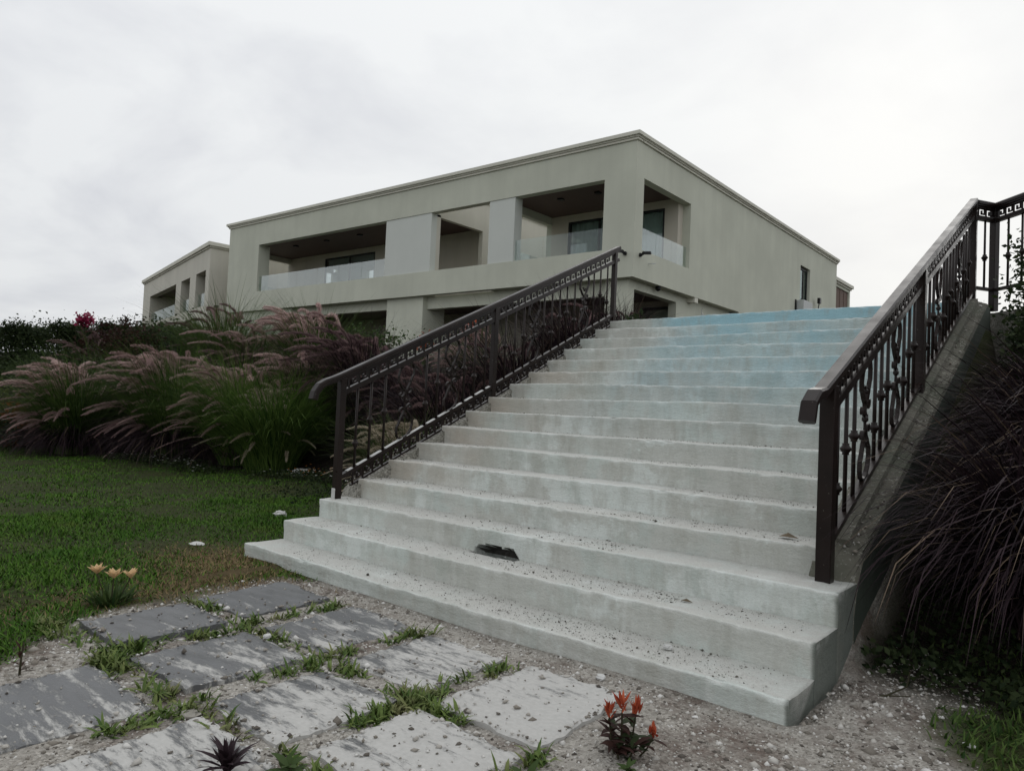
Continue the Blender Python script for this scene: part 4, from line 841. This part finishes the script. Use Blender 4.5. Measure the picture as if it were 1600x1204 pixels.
clump('dark purple fountain grass with brownish plumes behind the railing foot', -5.75, 5.75, 2.15, 1.25, 1900, 'grass_purple', 'dark', 130, 7, 2.4, fan=0.9)
clump('cream plumed fountain grass seen through the lower railing', -1.55, 3.15, 1.25, 0.9, 1100, 'grass_mixed', 'cream', 64, 8, 1.3, fan=1.1, sc=1.15, under=500)
clump('dark purple grass behind the lower half of the left railing', -2.3, 4.7, 1.75, 1.1, 1900, 'grass_purple', 'dark', 40, 9, 1.9)
clump('dark purple grass behind the middle post of the left railing', -2.0, 5.9, 1.95, 1.1, 1900, 'grass_purple', 'dark', 30, 10, 2.0)
clump('dark purple grass behind the upper half of the left railing', -1.6, 7.0, 1.75, 1.0, 1900, 'grass_purple', 'dark', 26, 11, 1.8)
clump('dark purple grass behind the top post of the left railing', -1.5, 8.2, 1.15, 0.8, 1200, 'grass_purple', 'dark', 14, 17, 1.2)
clump('green fountain grass tuft low behind the railing foot', -1.5, 3.6, 0.95, 0.8, 1100, 'grass_green', 'cream', 16, 12, 1.1)
clump('pale pink plumed grass rising above the left handrail', -3.9, 7.0, 1.65, 0.8, 900, 'grass_mixed', 'pink', 50, 13, 1.85)
clump('thin dark grass between the purple clump and the left railing', -4.2, 5.7, 1.65, 1.0, 1500, 'grass_purple', 'dark', 60, 14, 1.9)
clump('pinkish grass on the skyline beside the magenta flowers', -14.1, 3.9, 1.75, 0.6, 350, 'grass_mixed', 'dark', 22, 15, 1.95)
clump('purple grass low in the bed between the two left clumps', -10.1, 3.7, 1.6, 1.0, 1500, 'grass_purple', 'dark', 22, 16, 1.6)
clump('dark purple grass mound between the front and back grasses, left of the pink ones', -8.9, 4.9, 1.9, 1.1, 1500, 'grass_purple', 'dark', 50, 19, 2.0)
clump('mixed green grass with pale plumes between the cream plumed grass and the pink ones behind', -6.8, 5.1, 1.9, 1.0, 1400, 'grass_mixed', 'pink', 60, 20, 2.1)
clump('tall mixed grass between the green one and the pink one at the back', -9.4, 5.5, 1.9, 1.0, 1300, 'grass_mixed', 'pink', 60, 18, 2.1)
# right hand: big dark mass of broad arching purple leaves
for k, (x, y, h_, nb, lab) in enumerate([(5.28, 1.95, 1.5, 3600, 'large dark purple fountain grass nearest the camera at the right of the stairs'), (5.35, 3.2, 1.45, 2900, 'dark purple fountain grass behind the nearest one, hanging over the right curb'),
                                  (5.15, 4.3, 1.15, 1900, 'dark purple grass higher up the slope beside the right curb'), (5.85, 2.6, 1.6, 1800, 'dark purple grass at the right picture edge')]):
    clump(lab, x, y, h_, 0.9, nb, 'grass_purple', 'dark', 0, 30+k, h_*0.8, lean=0.0, width=0.016, fan=2.6, dro=(1.2, 3.1), xmin=4.22, group='purple grasses beside the right curb')

# ---------------------------------------------------------------- leafy shrubs and flowers
def leaves(C, size, rg, up_=0.35):
    n = len(C); d = rg.normal(0, 1, (n, 3)); d[:, 2] = d[:, 2]*0.6+up_; d /= np.linalg.norm(d, axis=1)[:, None]
    s_ = np.cross(d, rg.normal(0, 1, (n, 3))); s_ /= np.linalg.norm(s_, axis=1)[:, None]; nn = np.cross(s_, d)
    L_ = (size*rg.uniform(0.6, 1.3, n))[:, None]; W_ = L_*0.30
    V = np.stack([C, C+d*L_*0.5+s_*W_+nn*L_*0.06, C+d*L_-nn*L_*0.12, C+d*L_*0.5-s_*W_+nn*L_*0.06], 1).reshape(-1, 3)
    F = (np.array([(0, 1, 2, 3)])[None]+4*np.arange(n)[:, None, None]).reshape(-1, 4); return V, F
def shrub(name, label, cat, x, y, rx, ry, hz, nl, size, mat, seed, group=None, ncl=26, stems=8, zoff=0.0, sig=0.16):
    rg = np.random.default_rng(seed); z = gzf(x, y)+zoff; t = thing(name, label, cat, (x, y, z), group)
    d = rg.normal(0, 1, (ncl, 3)); d /= np.linalg.norm(d, axis=1)[:, None]; d *= rg.random((ncl, 1))**0.4
    cc = np.stack([d[:, 0]*rx, d[:, 1]*ry, hz*0.52+d[:, 2]*hz*0.46], -1)
    C_ = cc[rg.integers(ncl, size=nl)]+rg.normal(0, 1, (nl, 3))*np.array([sig*rx*1.5, sig*ry*1.5, sig*hz*0.9]); C_[:, 2] = np.maximum(C_[:, 2], 0.02)
    V, F = leaves(C_, np.full(nl, size), rg); b = link('foliage', npmesh('foliage', V, F), mat, t); b['kind'] = 'stuff'
    m = MB()
    for k in range(stems):
        q = cc[k % ncl]; m.tube([(rg.uniform(-.08, .08), rg.uniform(-.08, .08), 0), (q[0]*0.5, q[1]*0.5, q[2]*0.55), tuple(q)], 0.014, 5, 0.005)
    m.obj('stem', 'stem', t); return t
# clipped hedge line at the back left, broken into its shrubs
def hedge(label, x, y, w_, d_, ztop, nl, seed):
    rg = np.random.default_rng(seed); z = gzf(x, y)-0.1; t = thing('hedge_shrub', label, 'shrub', (x, y, z), 'hedge shrubs along the back left skyline'); h_ = ztop-z
    u_ = rg.uniform(-1, 1, (nl, 3)); u_ = np.sign(u_)*np.abs(u_)**0.7; a_ = R(40)
    px_, py_ = u_[:, 0]*w_*0.5, u_[:, 1]*d_*0.5; zt_ = h_*(0.94+0.04*np.sin(px_*7+seed)+0.03*np.sin(py_*9)); pz = (u_[:, 2]*0.5+0.5)*zt_
    k = rg.random(nl) < 0.02; pz = np.where(k, zt_+rg.exponential(0.07, nl), pz)
    C_ = np.stack([px_*math.cos(a_)-py_*math.sin(a_), px_*math.sin(a_)+py_*math.cos(a_), pz], -1)
    V, F = leaves(C_, np.full(nl, 0.075), rg); b = link('foliage', npmesh('foliage', V, F), 'leaf_dark', t); b['kind'] = 'stuff'
    m = MB()
    for q in range(9):
        e_ = C_[rg.integers(nl)]; m.tube([(e_[0]*.4, e_[1]*.4, 0), (e_[0]*.8, e_[1]*.8, h_*.5), (e_[0], e_[1], h_*0.95)], 0.012, 5, 0.004)
    for q in range(7):      # loose sprigs above the clipped top
        e_ = C_[rg.integers(nl)]; m.tube([(e_[0], e_[1], h_*0.8), (e_[0]+rg.uniform(-.05, .05), e_[1], h_*rg.uniform(1.0, 1.14))], 0.006, 4, 0.003)
    m.obj('stem', 'stem', t)
HG = [(-19.6, 2.1), (-18.3, 3.0), (-17.3, 3.85), (-16.3, 4.7), (-15.3, 5.5)]
for k, (x, y) in enumerate(HG):
    lab = ['dark leafy hedge shrub at the left picture edge', 'dark hedge shrub second from the left on the skyline', 'dark hedge shrub in the middle of the skyline row', 'dark hedge shrub right of the magenta flowers', 'dark hedge shrub nearest the villa'][k]
    hedge(lab, x, y, 1.9, 1.3, 3.0+0.05*k, 12000, 60+k)
shrub('shrub', 'bronze red leafed shrub in the middle of the back bed', 'shrub', -14.4, 4.6, 1.5, 0.9, 1.25, 3600, 0.09, 'leaf_bronze', 70)
shrub('shrub', 'mid green leafy shrub below the villa at the end of the hedge', 'shrub', -13.4, 5.7, 1.5, 0.9, 1.15, 4600, 0.085, 'leaf_dark', 71)
shrub('shrub', 'dark bronze shrub behind the two left grass clumps', 'shrub', -11.8, 4.3, 1.2, 0.8, 1.1, 2400, 0.10, 'leaf_bronze', 72)
shrub('shrub', 'yellow green feathery shrub at the left picture edge of the bed', 'shrub', -13.3, 2.2, 0.8, 0.7, 1.25, 2200, 0.07, 'leaf_yellowgreen', 73)
shrub('shrub', 'low dark shrub at the left end of the lawn edge', 'shrub', -13.0, 1.55, 1.0, 0.6, 0.7, 2400, 0.07, 'leaf_dark', 74)
shrub('shrub', 'small orange leafed tuft at the left picture edge', 'shrub', -12.8, 1.9, 0.4, 0.35, 0.95, 700, 0.10, 'leaf_orange', 75)
shrub('shrub', 'dark glossy shrub in front of the terrace balustrade', 'shrub', 4.98, 4.95, 0.40, 0.36, 1.86, 6500, 0.055, 'leaf_dark', 76, None, 34, 26, -0.1, 0.13)
shrub('shrub', 'dark shrub at the top of the right slope behind the purple grass', 'shrub', 5.25, 4.6, 0.5, 0.5, 1.2, 1800, 0.075, 'leaf_dark', 77)
shrub('shrub', 'little dark weed bush at the left end of the top step', 'shrub', 0.22, 5.62, 0.16, 0.13, 0.24, 90, 0.085, 'leaf_dark', 78, None, 10, 5, 0.12)
shrub('shrub', 'low green undergrowth below the skyline hedge', 'shrub', -15.6, 3.3, 2.4, 0.8, 1.0, 4200, 0.08, 'leaf_dark', 79)
shrub('shrub', 'low dark undergrowth behind the far left grass clump', 'shrub', -12.9, 3.2, 1.4, 0.8, 1.2, 3200, 0.08, 'leaf_dark', 80)
shrub('shrub', 'green undergrowth between the tall grasses and the house', 'shrub', -8.6, 7.3, 2.2, 0.7, 0.9, 2600, 0.09, 'leaf_green', 81)
def petal_flower(t, c, n, ln, wd, mat, seed, cup=0.5, name='flower'):
    rg = np.random.default_rng(seed); m = MB()
    for k in range(n):
        a = 2*math.pi*k/n+rg.uniform(-.2, .2); e_ = cup+rg.uniform(-.2, .2); d = Vector((math.cos(a)*math.cos(e_), math.sin(a)*math.cos(e_), math.sin(e_))); s_ = Vector((-math.sin(a), math.cos(a), 0)); nn = d.cross(s_)
        c0 = Vector(c); m.add([tuple(c0), tuple(c0+d*ln*.55+s_*wd*.5+nn*ln*.08), tuple(c0+d*ln-nn*ln*.1), tuple(c0+d*ln*.55-s_*wd*.5+nn*ln*.08)], [(0, 1, 2, 3)])
    return m.obj(name, mat, t)
def canna(label, x, y, hgt, mat, leafm, seed, nfl=2, group='tall flowering plants on the bank'):
    rg = np.random.default_rng(seed); t = thing('canna_plant', label, 'flowering plant', (x, y, gzf(x, y)), group)
    MB().tube([(0, 0, 0), (0.03, 0.02, hgt*0.5), (0.0, 0.0, hgt)], 0.018, 6, 0.008).obj('stem', 'stem', t)
    n = 12; az = rg.uniform(0, 6.28, n); root = np.stack([0*az, 0*az, np.linspace(0.25, 0.85, n)*hgt], -1)
    for k in range(n):
        V, F = ribbons(root[k:k+1], az[k:k+1], np.array([0.38]), np.array([0.9]), np.array([1.4]), np.array([0.12]), rg, 5, wshape=np.array([0.2, 0.8, 1.0, 0.85, 0.5, 0.03])); link('leaf', npmesh('leaf', V, F), leafm, t)
    for k in range(nfl):
        cc_ = np.array([rg.uniform(-.12, .12), rg.uniform(-.12, .12), hgt+rg.uniform(-0.25, 0.03)]); n = 46
        V, F = leaves(cc_+rg.normal(0, 1, (n, 3))*np.array([0.055, 0.055, 0.065]), np.full(n, 0.085), rg, 0.5); link('flower', npmesh('flower', V, F), mat, t)
    return t
canna('magenta flowered plant standing above the skyline hedge', -14.5, 3.75, 2.05, 'petal_magenta', 'leaf_bronze', 91, 7)
canna('leafy dark plant without open flowers on the skyline right of the magenta one', -14.2, 4.5, 1.6, 'leaf_bronze', 'leaf_dark', 92, 1)
canna('red flowered plant in front of the ground floor pier of the house', -5.35, 6.9, 1.35, 'petal_red', 'leaf_green', 93, 4)
canna('dark red flowered plant rising above the left handrail', -4.35, 7.1, 1.55, 'petal_red', 'leaf_dark', 94, 2)
# low flowers along the bed edge
def flower_carpet(name, label, pts, mat, seed):
    rg = np.random.default_rng(seed); n = len(pts); base = np.stack([pts[:, 0], pts[:, 1], gz(pts[:, 0], pts[:, 1])+rg.uniform(0.06, 0.17, n)], -1); parts = []
    for k in range(6):
        a = k*1.047+rg.uniform(0, 1, n); d = np.stack([np.cos(a), np.sin(a), 0.5+0*a], -1)*0.022; s_ = np.stack([-np.sin(a), np.cos(a), 0*a], -1)*0.010
        V = np.stack([base, base+d*.6+s_, base+d, base+d*.6-s_], 1).reshape(-1, 3); parts.append((V, (np.array([(0, 1, 2, 3)])[None]+4*np.arange(n)[:, None, None]).reshape(-1, 4)))
    V, F = join(parts); stuff(name, V, F, mat, label, 'flowers')
def spots(cx, cy, sx, sy, n): return np.stack([rng.normal(cx, sx, n), rng.normal(cy, sy, n)], -1)
Wt = np.concatenate([spots(-7.6, 3.1, 0.7, 0.22, 46), spots(-8.9, 2.85, 0.4, 0.15, 22), spots(-4.9, 3.8, 0.35, 0.2, 26), spots(-1.2, 2.6, 0.4, 0.3, 14)])
flower_carpet('white_flowers', 'tiny white flowers scattered along the bed edge', Wt, 'petal_white', 101)
flower_carpet('orange_flowers', 'tiny orange flowers at the right end of the bed edge', spots(-5.0, 4.0, 0.35, 0.2, 36), 'petal_orange', 102)
G = np.concatenate([np.stack([rng.uniform(4.46, 5.6, 2600), rng.uniform(0.85, 2.6, 2600)], -1), spots(-7.6, 3.1, 0.8, 0.25, 1500), spots(-8.9, 2.85, 0.5, 0.2, 700), spots(-4.9, 3.85, 0.5, 0.3, 1500), spots(-2.2, 3.0, 1.0, 0.5, 1800)])
V, F = leaves(np.stack([G[:, 0], G[:, 1], gz(G[:, 0], G[:, 1])+rng.uniform(0.0, 0.13, len(G))], -1), np.full(len(G), 0.045), rng); stuff('ground_cover', V, F, 'leaf_dark', 'low dark leafy ground cover at the foot of the bank', 'ground cover')

# foreground plants
t = thing('flowering_plant', 'low green plant with three peach flowers beside the leftmost slab', 'flowering plant', (0.72, -1.30, 0.0))
rg = np.random.default_rng(5); n = 130; a = rg.uniform(0, 6.28, n); r_ = 0.10*np.sqrt(rg.random(n))
V, F = ribbons(np.stack([r_*np.cos(a), r_*np.sin(a), np.zeros(n)], -1), a, rg.uniform(0.06, 0.16, n), rg.uniform(0.5, 1.4, n), rg.uniform(0.2, 1.0, n), rg.uniform(0.012, 0.022, n), rg, 4, wshape=np.array([0.4, 1, 0.9, 0.5, 0.03]))
b = link('foliage', npmesh('foliage', V, F), 'leaf_green', t); b['kind'] = 'stuff'
for k, (dx, dy, h_) in enumerate([(-0.075, -0.062, 0.185), (0.02, 0.0, 0.165), (0.085, 0.075, 0.165)]):
    MB().tube([(dx*0.3, dy*0.3, 0), (dx, dy, h_)], 0.004, 5).obj('stem', 'stem', t); petal_flower(t, (dx, dy, h_-0.01), 9, 0.075, 0.036, 'petal_peach', 20+k, 0.95)
def leafy_plant(name, label, x, y, hgt, nleaf, ll, lw, mat, seed, el=(0.3, 1.2)):
    rg = np.random.default_rng(seed); t = thing(name, label, 'plant', (x, y, gzf(x, y)))
    MB().tube([(0, 0, -0.02), (0.01, 0.0, hgt*0.5), (0.0, 0.01, hgt)], 0.006, 5, 0.003).obj('stem', 'stem', t)
    for k in range(nleaf):
        z_ = hgt*(0.15+0.85*k/nleaf); az = np.array([k*2.4+rg.uniform(-.3, .3)])
        V, F = ribbons(np.array([[0, 0, z_]]), az, np.array([ll*rg.uniform(0.7, 1.1)]), np.array([rg.uniform(*el)]), np.array([rg.uniform(0.2, 1.0)]), np.array([lw]), rg, 4, wshape=np.array([0.25, 0.9, 1, 0.6, 0.03]), twist=0.3)
        link('leaf', npmesh('leaf', V, F), mat, t)
    return t
t = thing('celosia_plant', 'dark leaved plant with red orange flame flowers beside the slab corner', 'flowering plant', (4.03, -0.745, -0.015))
rg = np.random.default_rng(9)
for (dx, dy, h_, fl) in [(0.0, 0.0, 0.19, 1), (-0.045, -0.02, 0.16, 1), (0.04, 0.035, 0.175, 1), (0.10, 0.07, 0.10, 1), (0.075, -0.03, 0.10, 0), (-0.07, 0.04, 0.11, 0), (0.02, -0.06, 0.09, 0)]:
    MB().tube([(dx*.3, dy*.3, -0.02), (dx*.8, dy*.8, h_*.5), (dx, dy, h_)], 0.0045, 5, 0.003).obj('stem', 'stem', t)
    for k in range(9):
        q = (k+0.5)/9; az = np.array([k*2.4+rg.uniform(-.4, .4)])
        V, F = ribbons(np.array([[dx*(.3+.7*q), dy*(.3+.7*q), h_*(0.2+0.72*q)]]), az, np.array([rg.uniform(0.06, 0.10)]), np.array([rg.uniform(0.0, 0.9)]), np.array([rg.uniform(0.4, 1.3)]), np.array([0.03]), rg, 4, wshape=np.array([0.25, 0.9, 1, 0.55, 0.03]), twist=0.3)
        link('leaf', npmesh('leaf', V, F), 'leaf_bronze' if k % 3 else 'leaf_dark', t)
    if fl:
        n = 16; root = np.stack([dx+rg.normal(0, 0.006, n), dy+rg.normal(0, 0.006, n), h_+rg.uniform(-0.008, 0.03, n)], -1)
        V, F = ribbons(root, rg.uniform(0, 6.28, n), rg.uniform(0.03, 0.062, n)*(0.7 if dx > 0.08 else 1), rg.uniform(0.75, 1.5, n), rg.uniform(-0.3, 0.6, n), np.full(n, 0.014), rg, 3, wshape=np.array([0.5, 1.0, 0.7, 0.05])); link('flower_plume', npmesh('flower_plume', V, F), 'petal_red', t)
leafy_plant('dark_plant', 'blackish purple leafed plant cut by the bottom picture edge', 3.16, -1.87, 0.06, 40, 0.115, 0.020, 'grass_purple', 62, (0.25, 1.4))
leafy_plant('dark_plant', 'small dark twiggy plant near the left picture edge beside the slabs', 1.66, -2.05, 0.14, 9, 0.05, 0.016, 'leaf_bronze', 63)
leafy_plant('green_plant', 'small bright green plant at the bottom edge beside the slab end', 3.94, -1.22, 0.05, 14, 0.09, 0.03, 'leaf_green', 64, (0.3, 1.0))
leafy_plant('green_plant', 'low green plant beside the blackish one at the bottom edge', 3.30, -1.72, 0.05, 14, 0.08, 0.03, 'leaf_green', 65, (0.2, 0.9))
leafy_plant('green_plant', 'small green weed right of the celosia', 4.13, -0.86, 0.03, 12, 0.05, 0.018, 'leaf_green', 66, (0.2, 0.9))
# stones and leaf litter
M = Mat('broken_lump', 0.95); M.col(M.mix(M.noise(30, 5), (0.24, 0.225, 0.19), (0.44, 0.42, 0.37))).bump(M.noise(40, 5), 0.6, 0.01); MT['broken_lump'] = M.m
def stone(label, x, y, s_, seed, z=None, mat='stone', fl=0.6, name='stone', grp='loose white stones on the lawn'):
    rg = np.random.default_rng(seed); bm = MB(); k1 = 8; vs = []
    for i, ph in enumerate((-1.2, -0.5, 0.2, 0.8)):
        for j in range(k1):
            q = 2*math.pi*j/k1+i*0.3; r_ = s_*math.cos(ph)*rg.uniform(0.75, 1.2); vs.append((r_*math.cos(q)*1.2, r_*math.sin(q), s_*fl*(math.sin(ph)+0.7)*rg.uniform(0.9, 1.1)))
    fs = [(i*k1+j, i*k1+(j+1) % k1, (i+1)*k1+(j+1) % k1, (i+1)*k1+j) for i in range(3) for j in range(k1)]+[tuple(range(k1))[::-1], tuple(3*k1+j for j in range(k1))]
    bm.add(vs, fs); o_ = bm.obj(name, mat); o_.location = (x, y, gzf(x, y)-0.01 if z is None else z); o_.rotation_euler = (0, 0, rg.uniform(0, 6)); tag(o_, label, 'stone', grp); return o_
stone('white stone on the lawn beside the second step', -1.62, 1.36, 0.075, 1); stone('flat white stone on the lawn left of the lowest step', -0.75, -0.02, 0.06, 2, fl=0.3); stone('white block in the bed at the right end of the flowers', -5.3, 4.1, 0.17, 3)
stone('small white stone lying on the dark slab in the middle of the path', 2.05, -1.04, 0.022, 4, 0.045); stone('small pale rock on the lowest tread near its right end', 3.72, 0.22, 0.024, 5, H1+0.004, grp='loose stones on the stairs')
stone('broken mortar lump in the gravel between two slabs', 2.60, -1.72, 0.036, 6, 0.003, 'broken_lump', fl=0.4); stone('pale stone in the gravel in front of the lowest step', 3.55, -0.14, 0.026, 7, 0.004, grp='loose stones in the gravel'); stone('round white pebble on the dark ground at the right picture corner', 5.02, 0.35, 0.022, 8, grp='loose stones in the gravel')
y5, z5 = nose(4)
m = MB(); m.add([(0, 0, 0.004), (0.05, 0.02, 0.03), (0.12, 0.0, 0.006), (0.05, -0.035, 0.012), (0.02, 0.03, 0.002)], [(0, 3, 1), (3, 2, 1), (0, 1, 4), (1, 2, 4)])
o = m.obj('dead_leaf', 'deadleaf'); o.location = (3.93, y5+0.13, z5+0.006); tag(o, 'curled brown dead leaf on a tread near the right post', 'leaf')
m = MB(); m.add([(0, 0, 0.004), (0.03, 0.012, 0.016), (0.075, 0.0, 0.004), (0.03, -0.018, 0.008)], [(0, 3, 1), (3, 2, 1), (0, 1, 3), (1, 2, 3)])
o = m.obj('dead_leaf', 'deadleaf'); o.location = (3.62, nose(2)[0]+0.2, nose(2)[1]+0.006); tag(o, 'thin dark leaf scrap on the second tread', 'leaf')
# twig on the gravel right of the stairs
m = MB(); m.tube([(0, 0, 0.01), (0.1, 0.08, 0.03), (0.16, 0.22, 0.05), (0.15, 0.34, 0.09)], 0.006, 5, 0.003); m.tube([(0.1, 0.08, 0.03), (0.2, 0.1, 0.05)], 0.004, 5, 0.002)
o = m.obj('twig', 'stem'); o.location = (4.55, 0.55, 0.0); tag(o, 'dark dead twig on the gravel right of the lowest step', 'twig')
